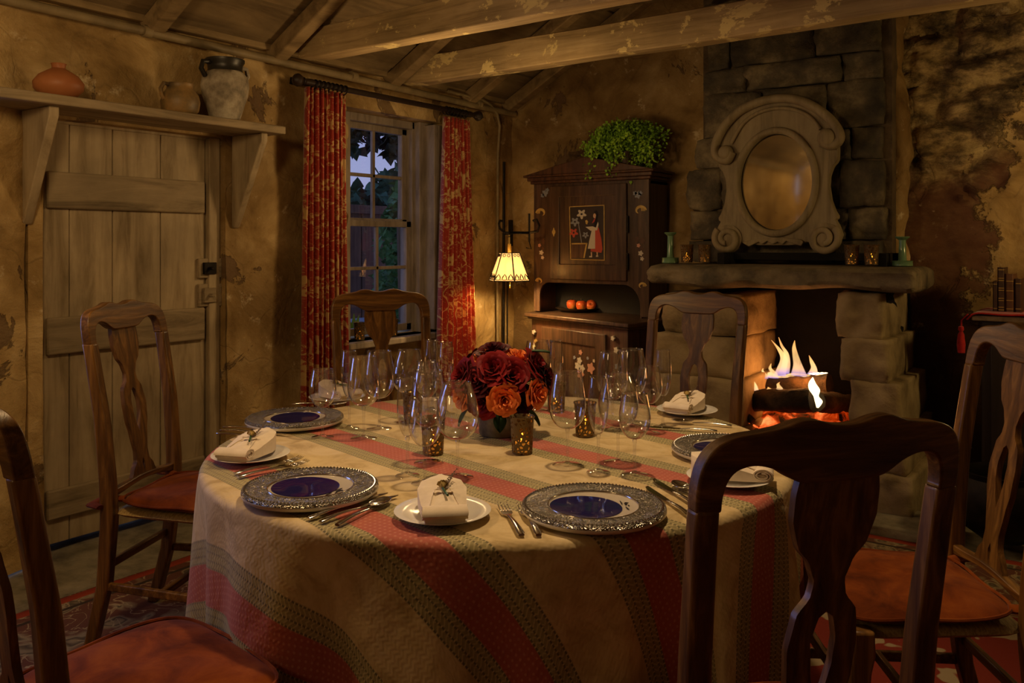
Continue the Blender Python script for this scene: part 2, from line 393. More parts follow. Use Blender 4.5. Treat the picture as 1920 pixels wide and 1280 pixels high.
MAT['floor'] = mottled('stone_floor', [(.10,.085,.055), (.21,.185,.125), (.30,.26,.18)], 9, .8, .6, .01)

def glass_mat(name, tint=(1,1,1), k=1.35, rough=0.0):
    m = bpy.data.materials.new(name); m.use_nodes = True; t = m.node_tree; t.nodes.clear()
    a = t.nodes.new('ShaderNodeBsdfTransparent'); a.inputs[0].default_value = (*tint, 1)
    g = t.nodes.new('ShaderNodeBsdfGlossy'); g.inputs['Roughness'].default_value = rough
    fr = t.nodes.new('ShaderNodeFresnel'); ge = t.nodes.new('ShaderNodeNewGeometry')   # same reflectance on both faces
    t.links.new(math_(t, 'MULTIPLY_ADD', ge.outputs['Backfacing'], 1/1.5-1.5, 1.5), fr.inputs[0])
    mx = t.nodes.new('ShaderNodeMixShader'); t.links.new(math_(t, 'MULTIPLY', fr.outputs[0], k, clamp=True), mx.inputs[0])
    t.links.new(a.outputs[0], mx.inputs[1]); t.links.new(g.outputs[0], mx.inputs[2])
    o = t.nodes.new('ShaderNodeOutputMaterial'); t.links.new(mx.outputs[0], o.inputs[0]); return m
MAT['pane'] = glass_mat('window_glass', (.93,.95,1), 1.3)
MAT['goblet'] = glass_mat('clear_crystal', (.99,.99,.995), 2.3, .015)
MAT['stem'] = glass_mat('crystal_stem', (.97,.97,.98), 2.0, .03)
m, t, b = newmat('mirror_glass'); b.inputs['Metallic'].default_value = 1; b.inputs['Roughness'].default_value = .05
v = coords(t); t.links.new(ramp(t, nz(t, v, 14, 5, .6), [(.27, (.05,.04,.03)), (.33, (.72,.66,.52))]), b.inputs['Base Color'])
bump(t, b, nz(t, v, 2.0, 2, .4), .05, .02); MAT['mirror'] = m
# embossed pewter of the charger rims
m, t, b = newmat('embossed_pewter'); v = coords(t)
f = vor(t, mixv(t, v, 20), 60, 'SMOOTH_F1'); t.links.new(ramp(t, f, [(.1, (.60,.55,.46)), (.5, (.20,.18,.15))]), b.inputs['Base Color'])
b.inputs['Metallic'].default_value = .75; b.inputs['Roughness'].default_value = .27
bump(t, b, f, .9, .012); MAT['pewter'] = m
# pierced metal of the votive cups: real holes in the shell
m, t, b = newmat('pierced_bronze'); v = coords(t, 'Object')
e = vor(t, v, 85, 'DISTANCE_TO_EDGE'); hole = ramp(t, e, [(.16, 0), (.2, 1)], 'LINEAR')
b.inputs['Base Color'].default_value = (.15, .105, .05, 1); b.inputs['Metallic'].default_value = .6; b.inputs['Roughness'].default_value = .45
tr = t.nodes.new('ShaderNodeBsdfTransparent'); tr.inputs[0].default_value = (1, .8, .5, 1)
mx = t.nodes.new('ShaderNodeMixShader'); t.links.new(math_(t, 'MULTIPLY', hole, .85), mx.inputs[0]); t.links.new(b.outputs[0], mx.inputs[1]); t.links.new(tr.outputs[0], mx.inputs[2])
t.links.new(mx.outputs[0], t.nodes['Material Output'].inputs[0]); MAT['pierced'] = m
# curtain
def curtain_mat():
    m, t, b = newmat('floral_curtain'); tcn = t.nodes.new('ShaderNodeTexCoord')
    uv = tcn.outputs['UV']
    j = mixv(t, uv, 9)
    d = vor(t, j, 6.5); big = ramp(t, d, [(.33, 1), (.38, 0)])
    pet = ramp(t, vor(t, j, 30, 'DISTANCE_TO_EDGE'), [(.05, 0), (.16, 1)])
    fl = math_(t, 'MULTIPLY', big, pet)
    vine = ramp(t, math_(t, 'ABSOLUTE', math_(t, 'SUBTRACT', nz(t, uv, 6.5, 2, .5, .8), .5)), [(.0, 1), (.016, .9), (.024, 0)])
    lf = ramp(t, vor(t, mixv(t, uv, 20), 19), [(.20, .9), (.25, 0)])
    fac = math_(t, 'MAXIMUM', fl, math_(t, 'MAXIMUM', vine, lf))
    col = mixc(t, fac, (.30, .026, .011), (.52, .34, .13))
    t.links.new(col, b.inputs['Base Color']); b.inputs['Roughness'].default_value = .6; b.inputs['Sheen Weight'].default_value = .2
    b.inputs['Specular IOR Level'].default_value = .3
    return m
MAT['curtain'] = curtain_mat()
# tablecloth: woven stripes run with the cloth (UV = the cloth laid flat, metres from the table centre)
def cloth_mat():
    m, t, b = newmat('striped_tablecloth'); uv = t.nodes.new('ShaderNodeTexCoord').outputs['UV']
    mp = t.nodes.new('ShaderNodeMapping'); t.links.new(uv, mp.inputs[0]); mp.inputs['Rotation'].default_value = (0, 0, radians(11.5))
    sp = t.nodes.new('ShaderNodeSeparateXYZ'); t.links.new(mp.outputs[0], sp.inputs[0])
    u = sp.outputs['Y']; w = sp.outputs['X']
    per = .377
    ph = math_(t, 'FRACT', math_(t, 'DIVIDE', math_(t, 'ADD', u, .29-per/2+per*20), per))   # stripe centre at .5
    d = math_(t, 'MULTIPLY', math_(t, 'ABSOLUTE', math_(t, 'SUBTRACT', ph, .5)), per)        # distance from stripe centre, m
    beige = ramp(t, nz(t, uv, 9, 5, .6, 1.2), [(.35, (.42,.30,.13)), (.5, (.56,.42,.21)), (.62, (.62,.48,.26))])
    pinkdots = ramp(t, vor(t, uv, 70, rnd=0), [(.16, (.50,.18,.12)), (.26, (.40,.095,.06))])
    zig = math_(t, 'SINE', math_(t, 'MULTIPLY', math_(t, 'ADD', w, math_(t, 'MULTIPLY', math_(t, 'PINGPONG', u, .012), .8)), 480))
    green = mixc(t, ramp(t, zig, [(.3, .0), (.7, 1)]), (.30, .25, .11), (.44, .36, .175))
    col = mixc(t, ramp(t, d, [(.044, 0), (.046, 1)]), pinkdots, green)
    col = mixc(t, ramp(t, d, [(.102, 0), (.104, 1)]), col, beige)
    for c in (.047, .063, .083, .101):
        ln = ramp(t, math_(t, 'ABSOLUTE', math_(t, 'SUBTRACT', d, c)), [(.0013, 1), (.0022, 0)])
        dash = ramp(t, math_(t, 'SINE', math_(t, 'MULTIPLY', w, 620)), [(.4, 0), (.6, 1)])
        lc = mixc(t, dash, (.10, .08, .035), (.55, .45, .24))
        col = mixc(t, ln, col, lc)
    t.links.new(col, b.inputs['Base Color']); b.inputs['Roughness'].default_value = .7
    b.inputs['Specular IOR Level'].default_value = .35; b.inputs['Sheen Weight'].default_value = .1
    h = math_(t, 'ADD', nz(t, uv, 6, 4, .55, .6), math_(t, 'MULTIPLY', zig, .01))
    bump(t, b, h, .35, .03)
    return m
MAT['cloth'] = cloth_mat()
def rug_mat():
    m, t, b = newmat('oriental_rug'); v = coords(t, 'Position')
    sp = t.nodes.new('ShaderNodeSeparateXYZ'); t.links.new(v, sp.inputs[0])
    dx = math_(t, 'ADD', sp.outputs['X'], 3.25); dy = math_(t, 'SUBTRACT', 4.14, sp.outputs['Y'])
    d = math_(t, 'MINIMUM', dx, dy)
    f = ramp(t, vor(t, mixv(t, v, 5), 6.5), [(.2, (.24,.19,.11)), (.34, (.08,.06,.04)), (.42, (.27,.22,.13)), (.6, (.13,.055,.035))])
    ln = ramp(t, math_(t, 'ABSOLUTE', math_(t, 'SUBTRACT', nz(t, v, 7, 3, .5, 1.5), .5)), [(.0, 1), (.02, 0)])
    f = mixc(t, ln, f, (.36, .28, .16))
    inner = mixc(t, ramp(t, d, [(.62, 0), (.63, 1)]), f, mixc(t, ramp(t, vor(t, mixv(t, v, 6), 5), [(.25, 1), (.3, 0)]), (.15,.022,.014), (.26,.20,.12)))
    for a, w_, c in ((.03, .022, (.30,.045,.02)), (.11, .008, (.05,.035,.025)), (.58, .02, (.28,.04,.02))):
        inner = mixc(t, ramp(t, math_(t, 'ABSOLUTE', math_(t, 'SUBTRACT', d, a)), [(w_, 1), (w_+.004, 0)]), inner, c)
    t.links.new(inner, b.inputs['Base Color']); b.inputs['Roughness'].default_value = .95; b.inputs['Specular IOR Level'].default_value = .1
    bump(t, b, nz(t, v, 90, 3, .6), .5, .004); return m
MAT['rug'] = rug_mat()
# lampshade mica, glowing from the bulb, with a scrolled dark band
m, t, b = newmat('lampshade_parchment'); b.inputs['Base Color'].default_value = (.8,.62,.38,1); b.inputs['Roughness'].default_value = .6
b.inputs['Transmission Weight'].default_value = 0; b.inputs['Emission Color'].default_value = (1,.56,.20,1); b.inputs['Emission Strength'].default_value = .9
tr = t.nodes.new('ShaderNodeBsdfTransparent'); tr.inputs[0].default_value = (1, .86, .62, 1); mx = t.nodes.new('ShaderNodeMixShader'); mx.inputs[0].default_value = .2
t.links.new(b.outputs[0], mx.inputs[1]); t.links.new(tr.outputs[0], mx.inputs[2]); t.links.new(mx.outputs[0], t.nodes['Material Output'].inputs[0])
MAT['shade'] = m
MAT['shade_hot'] = emitter('bulb', (1,.72,.38), 14)
# embers and flames
m, t, b = newmat('embers'); v = coords(t, 'Position')
g = ramp(t, nz(t, v, 9, 8, .65, .8), [(.40, (.0,.0,.0)), (.50, (.35,.02,.0)), (.60, (1,.16,.03)), (.72, (1,.42,.12))])
b.inputs['Base Color'].default_value = (.01,.008,.006,1); b.inputs['Roughness'].default_value = .9
t.links.new(g, b.inputs['Emission Color']); b.inputs['Emission Strength'].default_value = 1.2; MAT['ember'] = m
def flame_mat():
    m = bpy.data.materials.new('fire_flame'); m.use_nodes = True; t = m.node_tree; t.nodes.clear()
    v = coords(t, 'Generated'); sp = t.nodes.new('ShaderNodeSeparateXYZ'); t.links.new(v, sp.inputs[0])
    col = ramp(t, sp.outputs['Z'], [(0, (.32,.22,.55)), (.2, (1,.55,.28)), (.55, (1,.60,.22)), (1, (1,.42,.10))])
    lw = t.nodes.new('ShaderNodeLayerWeight'); lw.inputs[0].default_value = .35
    a = ramp(t, lw.outputs['Facing'], [(.08, .62), (.75, 0)])
    st = nz(t, coords(t, 'Position', (1,1,.25)), 26, 3, .5)
    a = math_(t, 'MULTIPLY', a, ramp(t, st, [(.35, .45), (.6, 1)]))
    e = t.nodes.new('ShaderNodeEmission'); t.links.new(col, e.inputs[0]); e.inputs[1].default_value = 1.6
    tr = t.nodes.new('ShaderNodeBsdfTransparent'); mx = t.nodes.new('ShaderNodeMixShader')
    t.links.new(a, mx.inputs[0]); t.links.new(tr.outputs[0], mx.inputs[1]); t.links.new(e.outputs[0], mx.inputs[2])
    o = t.nodes.new('ShaderNodeOutputMaterial'); t.links.new(mx.outputs[0], o.inputs[0]); return m
MAT['fire'] = flame_mat()
MAT['fire_hot'] = emitter('bright_flame', (1,.72,.34), 4.5)
# ============================================================ THE ROOM
XW, YW, XR, YN, ZT, SLOPE, XM = -3.74, 5.2, 2.0, -2.6, 2.37, .55, -.87
def ztop(x): return ZT + SLOPE*(min(x, 2*XM-x)-XW)
def struct(o): o['kind'] = 'structure'; return o
def fb(p, s=1.0): return noise.fractal(Vector(p)*s, 1.0, 2.0, 4)
DY0, DY1, DZ = 1.77, 2.68, 1.895
WY0, WY1, WZ0, WZ1 = 3.52, 4.40, .76, 2.17
VY0, VY1, VZ0, VZ1 = .42, 1.18, .80, 2.0
def lines(a, b, step, extra):
    n = int((b-a)/step); r = [a+(b-a)*i/n for i in range(n+1)]
    r = [x for x in r if all(abs(x-e) > step*.45 for e in extra)]+list(extra)
    return sorted(r)
def wall_left():
    ys = lines(YN, YW+.1, .045, [DY0, DY1, WY0, WY1, VY0, VY1, 1.695, 1.71]); zs = lines(-.02, ZT+.14, .045, [DZ, WZ0, WZ1, VZ0, VZ1, 0])
    g = G(); ny = len(ys)
    def inside(y, z, pad=0):
        return (DY0-pad < y < DY1+pad and z < DZ+pad) or (WY0-pad < y < WY1+pad and WZ0-pad < z < WZ1+pad) or (VY0 < y < VY1 and VZ0 < z < VZ1)
    vs = []
    for z in zs:
        for y in ys:
            n = .022*fb((y, 0, z), 1.6)+.008*fb((y, 5, z), 7)
            if 1.35 < y < 1.72: n += .05*sin((y-1.35)/.37*pi)          # rounded plaster pier beside the door
            if 1.70 < y < 1.765 and z < 1.9: n -= .07
            if z < .25: n += .02*(1-z/.25)
            vs.append((XW+n, y, z))
    fs = []
    for j in range(len(zs)-1):
        for i in range(ny-1):
            if inside((ys[i]+ys[i+1])/2, (zs[j]+zs[j+1])/2): continue
            fs.append((j*ny+i, j*ny+i+1, (j+1)*ny+i+1, (j+1)*ny+i))
    g.add(vs, fs)
    # reveals
    for (a0, a1, b0, b1, bottom) in ((DY0, DY1, 0, DZ, False), (WY0, WY1, WZ0, WZ1, True), (VY0, VY1, VZ0, VZ1, True)):
        dp = .16 if not bottom else .30
        g.box(XW-dp, XW-.005, a0-.06, a0, b0-.06, b1+.06); g.box(XW-dp, XW-.005, a1, a1+.06, b0-.06, b1+.06)
        g.box(XW-dp, XW-.005, a0, a1, b1, b1+.06)
        if bottom: g.box(XW-dp, XW-.005, a0, a1, b0-.08, b0)
    struct(g.build('wall_left', MAT['plaster'], smooth=60))
wall_left()
def wall_back():
    g = G(); nx, nzv = 270, 170
    def fn(u, v):
        x = XW-.1+(XR+.2-XW)*u; z = -.02+(ztop(x)+.12)*v
        n = .03*fb((x, 3, z), 1.5)+.012*fb((x, 9, z), 6)
        if x > -1.08:
            k = min(1, (x+1.08)/.1)*(1 if z > 1.55+.25*fb((x, 0, 0), 2)+max(0, x+.6)*.9 else .15)
            ds, _p = noise.voronoi(Vector((x*3.4+.3*fb((x, z, 0), 3), 0, z*6.2))); n += k*(.06*min(1, (ds[1]-ds[0])*2.6)-.02+.02*fb((x, 7, z), 12))
        if z < 1.2 and -1.9 < x < -1.2: n = -.12
        return (x, YW-n, z)
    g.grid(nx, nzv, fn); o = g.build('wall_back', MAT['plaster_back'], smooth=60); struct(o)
wall_back()
g = G(); g.grid(60, 40, lambda u, v: (XR, YN+(YW-YN)*u, 3.2*v)); struct(g.build('wall_right', MAT['plaster']))
g = G()
def fnn(u, v):
    x = XW+(XR-XW)*u; z = ztop(x)*v
    return (x, YN+.06*fb((x, 1, z*2.2), 1.8)+.02*fb((x, 4, z*3), 6), z)
g.grid(90, 70, fnn); struct(g.build('wall_near', MAT['plaster']))
g = G(); g.grid(70, 60, lambda u, v: (XW-.3+(XR-XW+.3)*u, YN+(YW+.3-YN)*v, .012*fb((u*6, v*8, 0), 2)-.008)); struct(g.build('floor', MAT['floor']))
g = G(); random.seed(4)
k = 0; x = XW-.12
while x < XM:
    w_ = random.uniform(.19, .26); x1 = min(x+w_, XM)
    for side in (0, 1):
        a, b_ = (x, x1) if side == 0 else (2*XM-x, 2*XM-x1)
        za, zb = ztop(a), ztop(b_); dz = .015+random.uniform(0, .015)
        y0, y1 = YN-.05, YW+.1; gp = .005 if side == 0 else -.005
        g.add([(a+gp,y0,za+dz),(b_-gp,y0,zb+dz),(b_-gp,y1,zb+dz),(a+gp,y1,za+dz),(a+gp,y0,za+dz+.03),(b_-gp,y0,zb+dz+.03),(b_-gp,y1,zb+dz+.03),(a+gp,y1,za+dz+.03)],
              [(0,3,2,1),(4,5,6,7),(0,1,5,4),(1,2,6,5),(2,3,7,6),(3,0,4,7)])
    x = x1
g.box(XW-.2, XM, YN-.1, YW+.1, 4.1, 4.12)
for sgn in (0, 1):
    a, b_ = (XW-.2, XM) if sgn == 0 else (XR+.2, XM)
    za, zb = ztop(a)+.09, ztop(b_)+.09
    g.add([(a,YN-.1,za),(b_,YN-.1,zb),(b_,YW+.1,zb),(a,YW+.1,za)], [(0,1,2,3)])
struct(g.build('ceiling', MAT['board'], smooth=30))
# tie beams, rafters, wall plate
def beam(y, z0, h, w, xa):
    g = G(); nseg = 40
    rings = []
    for i in range(nseg+1):
        x = xa+(1.98-xa)*i/nseg
        e = [.006*noise.noise(Vector((x*2, y+q, 3))) for q in range(8)]
        sh = .012 if i in (0,) else 0
        rings.append([(x, y-w/2+e[0]+sh, z0+e[1]+sh), (x, y+w/2+e[2]-sh, z0+e[3]+sh), (x, y+w/2+e[4]-sh, z0+h+e[5]-sh), (x, y-w/2+e[6]+sh, z0+h+e[7]-sh)])
    g.loft(rings); return g
o = beam(3.04+.055, 2.345, .155, .11, -3.62).build('ceiling_beam', MAT['beam'], smooth=30, bevel=.006)
tag(o, 'limewashed tie beam with peeling yellow paint, its end above the door shelf', 'beam', 'tie beams under the roof')
o = beam(3.91+.055, 2.345, .165, .11, -3.68).build('ceiling_beam', MAT['beam'], smooth=30, bevel=.006)
tag(o, 'long limewashed tie beam crossing in front of the chimney and mirror', 'beam', 'tie beams under the roof')
raf = ['short rafter stub above the ledge, leftmost at the top edge', 'sloping rafter rising beside the end of the peeling beam',
       'sloping rafter meeting the long beam above the window', 'sloping rafter near the room corner above the curtain rod end', 'sloping rafter lying against the gable wall in the corner']
for i, (y, lab) in enumerate(zip((2.24, 3.02-.06, 3.91-.06, 4.62, 5.09), raf)):
    g = G(); w_, h = .085, .085; xa = XW+.03; za = ztop(xa)-.035
    g.bar((xa, y, za), (XM, y, za+SLOPE*(XM-xa)), w_, h, (0,0,1)); 
    tag(g.build('rafter', MAT['rafter'], smooth=30, bevel=.008), lab, 'rafter', 'rafters of the roof')
for i, (y, lab) in enumerate(zip((4.2, 4.62), ('dark flaking collar board high between the two beams', 'second dark flaking collar board high behind the long beam'))):
    g = G(); g.bar((-2.9, y, 2.86), (-1.6, y, 2.86), .03, .11); tag(g.build('collar_board', MAT['board'], smooth=30), lab, 'board', 'collar boards under the roof')
g = G(); g.box(XW-.02, XW+.05, YN, YW, 2.385, 2.44); o = struct(g.build('trim_1', MAT['rafter'], bevel=.006))
g = G(); g.tube([(XW+.075, YN+.05, 2.345), (XW+.075, 1, 2.343), (XW+.07, 3, 2.33), (XW+.07, 5.14, 2.315)], .022, 10)
for y in (-1, .6, 2.2, 3.5, 4.7): g.tube([(XW+.073, y-.02, 2.335), (XW+.073, y+.02, 2.335)], .029, 10)
tag(g.build('wall_pipe', MAT['pipe']), 'long painted pipe running along the top of the left wall', 'pipe')
p0 = on_x(946, 250, XW+.06)
yc = 5.02
pts = [(XW+.09, 4.35, 2.37), (XW+.09, 4.72, 2.365)]+[(XW+.08, 4.72+.22*sin(a), 2.365-.16*(1-cos(a))) for a in (.5, 1.0, 1.57)]+[(XW+.06, 4.945, 2.0), (XW+.055, 4.945, 1.2), (XW+.06, 4.945, .3), (XW+.06, 4.945, .02)]
g = G(); g.tube(pts, .010, 8); tag(g.build('conduit', MAT['pipe']), 'thin painted conduit bending down the corner behind the wall lamp', 'pipe')
g = G(); g.tube([(XW+.075, 4.99, .02), (XW+.075, 5.0, 1.95)], .010, 8); g.tube([(XW+.055, 5.07, .02), (XW+.055, 5.07, 1.2)], .005, 6)
tag(g.build('thin_pipe', MAT['iron']), 'thin dark upright pipe in the corner between the wall lamp and the cupboard', 'pipe')

# ---------------- door
door = thing('door_1', None, None); door['kind'] = 'structure'
XD = XW-.075; g = G(); ys = [DY0+.03, 1.955, 2.115, 2.30, 2.50, DY1-.035]
py = [72, 130, 211, 301, 405]
yb = [on_x(p, 400, XD).y for p in py]; yb[0] = DY0+.015; yb[-1] = DY1-.07
for i in range(len(yb)-1):
    g.box(XD-.03, XD+random.uniform(-.002, .002), yb[i]+.002, yb[i+1]-.002, .03, DZ-.012)
g.build('door_planks', MAT['door'], door, smooth=30, bevel=.003)
ba, bb = on_x(88, 322, XD+.02), on_x(399, 340, XD+.02)
for z0, z1 in ((1.505, 1.668), (.862, 1.026), (.14, .27)):
    g = G(); g.box(XD, XD+.024, ba.y, yb[-1]-.015, z0, z1); g.build('door_brace', MAT['door_h'], door, bevel=.008)
g = G(); g.box(XD-.03, XD+.03, yb[-1]+.003, DY1-.002, .0, DZ); g.build('door_jamb', MAT['door'], door, bevel=.005)
g = G(); g.box(XD-.03, XD+.0, yb[0]-.03, DY1, DZ-.012, DZ); g.build('door_head', MAT['door'], door)
for z0, z1, nm in ((1.175, 1.275, 'upper'), (1.03, 1.145, 'lower')):
    a = on_x(373, 500, XD+.02).y
    g = G(); g.box(XD, XD+.022, a, a+.105, z0, z1); lk = g.build('rim_lock', MAT['door_h'], door, bevel=.004)
    g = G(); g.box(XD+.02, XD+.04, a+.02, a+.09, z0+.02, z1-.02); g.tube([(XD+.04, a+.05, (z0+z1)/2), (XD+.07, a+.05, (z0+z1)/2)], .009, 10)
    g.build('lock_case', MAT['iron'] if nm == 'upper' else MAT['door_h'], lk, bevel=.004)
    g = G(); g.box(XD+.0, XD+.04, a+.11, a+.145, z0, z1); kp = g.build('latch_keeper', MAT['door_h'], door, bevel=.004)
g = G(); g.box(XW-.20, XW-.18, DY0-.1, DY1+.1, 0, 2.1); struct(g.build('trim_2', MAT['chest']))

# ---------------- window
win = thing('window_1', None, None); win['kind'] = 'structure'
XS = -3.92; g = G(); sy0, sy1 = 3.60, 4.235
zb, zt, zm = .775, 2.12, 1.485
g.box(XS-.06, XS+.05, sy0-.07, sy0, zb-.02, zt+.05); g.box(XS-.06, XS+.05, sy1, sy1+.05, zb-.02, zt+.05)
g.box(XS-.06, XS+.05, sy0-.07, sy1+.05, zt, zt+.05)
g.build('window_frame', MAT['win'], win, bevel=.004)
def sash(x, z0, z1, ymid, zms, ya, yb_, w_=.045):
    g = G(); g.box(x-.02, x+.02, ya, ya+w_, z0, z1); g.box(x-.02, x+.02, yb_-w_, yb_, z0, z1)
    g.box(x-.02, x+.02, ya, yb_, z0, z0+.045); g.box(x-.02, x+.02, ya, yb_, z1-.04, z1)
    g.box(x-.012, x+.012, ymid-.011, ymid+.011, z0, z1); g.box(x-.012, x+.012, ya, yb_, zms-.011, zms+.011)
    return g
gl_top = sash(XS-.02, zm-.015, zt, 3.934, 1.79, sy0, sy1).build('window_sash', MAT['win'], win, bevel=.003)
gl_bot = sash(XS+.02, zb, zm+.015, 3.925, 1.195, sy0, sy1).build('window_sash', MAT['win'], win, bevel=.003)
g = G(); g.box(XS-.022, XS-.018, sy0+.04, sy1-.04, zm, zt-.03); g.build('window_pane', MAT['pane'], gl_top, smooth=0)
g = G(); g.box(XS+.018, XS+.022, sy0+.04, sy1-.04, zb+.04, zm); g.build('window_pane', MAT['pane'], gl_bot, smooth=0)
g = G(); g.box(XS+.05, XW+.06, WY0-.03, WY1+.03, zb-.055, zb-.015); g.build('window_sill', MAT['win'], win, bevel=.008)
g = G(); g.box(XS+.05, XW+.012, WY0-.02, WY0+.02, zb, zt+.02); g.box(XS+.04, XS+.10, sy1+.02, WY1, zb-.02, zt+.05); g.box(XS+.05, XW+.012, WY1-.10, WY1-.06, zb, zt+.03)
g.box(XW-.05, XW+.012, WY1-.06, WY1+.01, zb, zt+.03); g.build('window_casing', MAT['win'], win, bevel=.006)
added_win = thing('added_window', None, None); added_win['kind'] = 'structure'  # unseen window, added to house the blue fill light
gs = sash(XS, VZ0, VZ1, (VY0+VY1)/2, 1.4, VY0, VY1).build('window_sash', MAT['win'], added_win, bevel=.003)
g = G(); g.box(XS-.002, XS+.002, VY0+.04, VY1-.04, VZ0+.03, VZ1-.03); g.build('window_pane', MAT['pane'], gs, smooth=0)
# ---------------- curtains, rod
def curtain(name, top_a, top_b, bot_a, bot_b, ztop_, zbot, folds, label, seed):
    g = G(seed); nu, nv = folds*10, 50
    def fn(u, v):
        y = (top_a+(top_b-top_a)*u)*(1-v)+(bot_a+(bot_b-bot_a)*u)*v
        amp = .024+.012*v; ph = u*folds*2*pi+seed+.35*sin(v*3+u*5)
        x = XW+.17+amp*sin(ph)+.008*sin(ph*2.3+v*2); y += .010*cos(ph)
        return (x, y, ztop_+(zbot-ztop_)*v)
    L = abs(bot_b-bot_a)*1.5
    g.grid(nu, nv, fn, lambda u, v: (u*L, (1-v)*(ztop_-zbot)))
    o = g.build(name, MAT['curtain'], smooth=180); s_ = o.modifiers.new('t', 'SOLIDIFY'); s_.thickness = .003
    return tag(o, label, 'curtain', 'curtains at the window')
xc = XW+.17
a0, a1 = on_x(573, 200, xc), on_x(644, 200, xc); b0, b1 = on_x(566, 500, xc), on_x(646, 500, xc)
curtain('curtain', a0.y, a1.y, b0.y, b1.y, on_x(600, 168, xc).z, .12, 8, 'red floral gathered curtain left of the window', 1.0)
a0, a1 = on_x(834, 240, xc), on_x(876, 240, xc); b0, b1 = on_x(820, 560, xc), on_x(888, 560, xc)
curtain('curtain', a0.y, a1.y, b0.y-.0, b1.y+.02, on_x(850, 221, xc).z, .12, 7, 'red floral gathered curtain right of the window beside the lit wall lamp', 2.2)
rod = thing('curtain_rod', 'dark wooden curtain rod with rings above the window', 'curtain rod')
ra, rb = on_x(572, 152, xc), on_x(888, 216, xc); rz = (ra.z+rb.z)/2
g = G(); g.tube([(xc, ra.y, rz), (xc, rb.y, rz)], .017, 12); g.build('rod', MAT['chest'], rod)
for y, sg in ((ra.y, -1), (rb.y, 1)):
    g = G(); 
    prof = [(0, 0), (.018, .002), (.022, .012), (.014, .02), (.03, .034), (.036, .05), (.03, .066), (.012, .08), (0, .084)]
    g.T = Matrix.Translation((xc, y, rz)) @ Matrix.Rotation(-sg*pi/2, 4, 'X'); g.lathe(prof, 16); g.build('finial', MAT['chest'], rod)
for y in (ra.y+.05, rb.y-.03):
    g = G(); g.bar((XW, y, rz+.03), (xc, y, rz), .03, .04); g.build('rod_bracket', MAT['iron'], rod, bevel=.004)
ringy = [on_x(590+i*8, 160, xc).y for i in range(8)]+[on_x(836+i*6, 220, xc).y for i in range(7)]
g = None
for y in ringy:
    g = G(); g.tube([(xc+.026*cos(a), y+.004*sin(a), rz-.006+.026*sin(a)) for a in [2*pi*i/16 for i in range(16)]], .0035, 6, closed=True); g.build('curtain_ring', MAT['iron'], rod)

# ---------------- outside the window
g = G(); random.seed(9)
for i in range(15):
    y = 5.2+i*.30; x = -7.2
    g.box(x-.02, x+random.uniform(0,.02), y, y+.29, -.5, 1.75)
g.box(-7.17, -7.12, 5.2, 9.7, 1.70, 1.80)
tag(g.build('garden_fence', MAT['fence'], bevel=.004), 'brown board fence outside the window', 'fence')
g = G(); g.box(-16, XW-.42, 1, 14, -.2, -.05); struct(g.build('ground', MAT['patio']))
g = G(); g.box(-6.6, XW-.45, 3.0, 7.2, .52, .56); g.box(-5.2,-4.9,4,4.3,-.05,.52); g.box(-6.3,-6.0,5,5.3,-.05,.52); tag(g.build('garden_table', MAT['patio'], bevel=.01), 'pale garden table top just outside the lower window panes', 'table')
def leafcloud(g, pts, size, seed, droop=.3):
    rnd = random.Random(seed)
    for p in pts:
        s_ = size*rnd.uniform(.6, 1.3); M_ = Matrix.Translation(p) @ Matrix.Rotation(rnd.uniform(0, 6.28), 4, 'Z') @ Matrix.Rotation(rnd.uniform(-1.2, 1.2), 4, 'X') @ Matrix.Rotation(rnd.uniform(-1, 1), 4, 'Y')
        g.add([M_ @ Vector(q)*1.0 for q in ((0,0,0), (-.5*s_,.35*s_,.08*s_), (-.28*s_,.75*s_,.1*s_), (0,1.15*s_,0), (.28*s_,.75*s_,.1*s_), (.5*s_,.35*s_,.08*s_), (0,.5*s_,-.03*s_))],
              [(0,6,1), (1,6,2), (2,6,3), (3,6,4), (4,6,5), (5,6,0)])
rnd = random.Random(3)
# ivy swag hanging above
g = G(); pts = []
for i in range(620):
    px = rnd.uniform(640, 765); lim = 285 if px < 662 else (262 if px < 705 else 255+(px-705)*1.0)
    lim += 14*sin(px*.21)+8*sin(px*.5)
    py = rnd.uniform(212, lim); pts.append(on_x(px, py, -4.7-rnd.uniform(0, .5)))
leafcloud(g, pts, .085, 5); vine = g.build('ivy_vine', MAT['ivy_dark'], smooth=0)
g = G(); g.tube([on_x(640, 215, -4.9), on_x(690, 222, -4.85), on_x(740, 240, -4.9), on_x(752, 330, -4.9), on_x(748, 430, -4.9), on_x(752, 600, -4.9)], .02, 6); g.build('vine_stem', MAT['drystem'], vine)
tag(vine, 'dark ivy hanging over the top of the window outside', 'vine')
g = G(); pts = []
for i in range(1100):
    py = rnd.uniform(345, 640); lo = 742 if py < 380 else (730 if py < 412 else (714+ 9*sin(py*.08) if py < 600 else 720))
    pts.append(on_x(rnd.uniform(lo, 790), py, -5.6-rnd.uniform(0, .9)))
leafcloud(g, pts, .10, 7); o = g.build('ivy_bush', MAT['ivy'], smooth=0); tag(o, 'green leafy climber growing against the fence outside the right window panes', 'bush')
g = G(); pts = []
for i in range(1500):
    px = rnd.uniform(600, 800); top = 352+10*sin(px*.13)+ (0 if px > 690 else 14)-(60*max(0, (px-700)/60.0))
    pts.append(on_x(px, rnd.uniform(top, 470), -9.5-rnd.uniform(0, 2)))
leafcloud(g, pts, .22, 8); o = g.build('distant_tree', MAT['bush'], smooth=0); tag(o, 'dusky treetops showing above the garden fence outside', 'tree')
g = G(); c = on_x(656, 612, -4.45); 
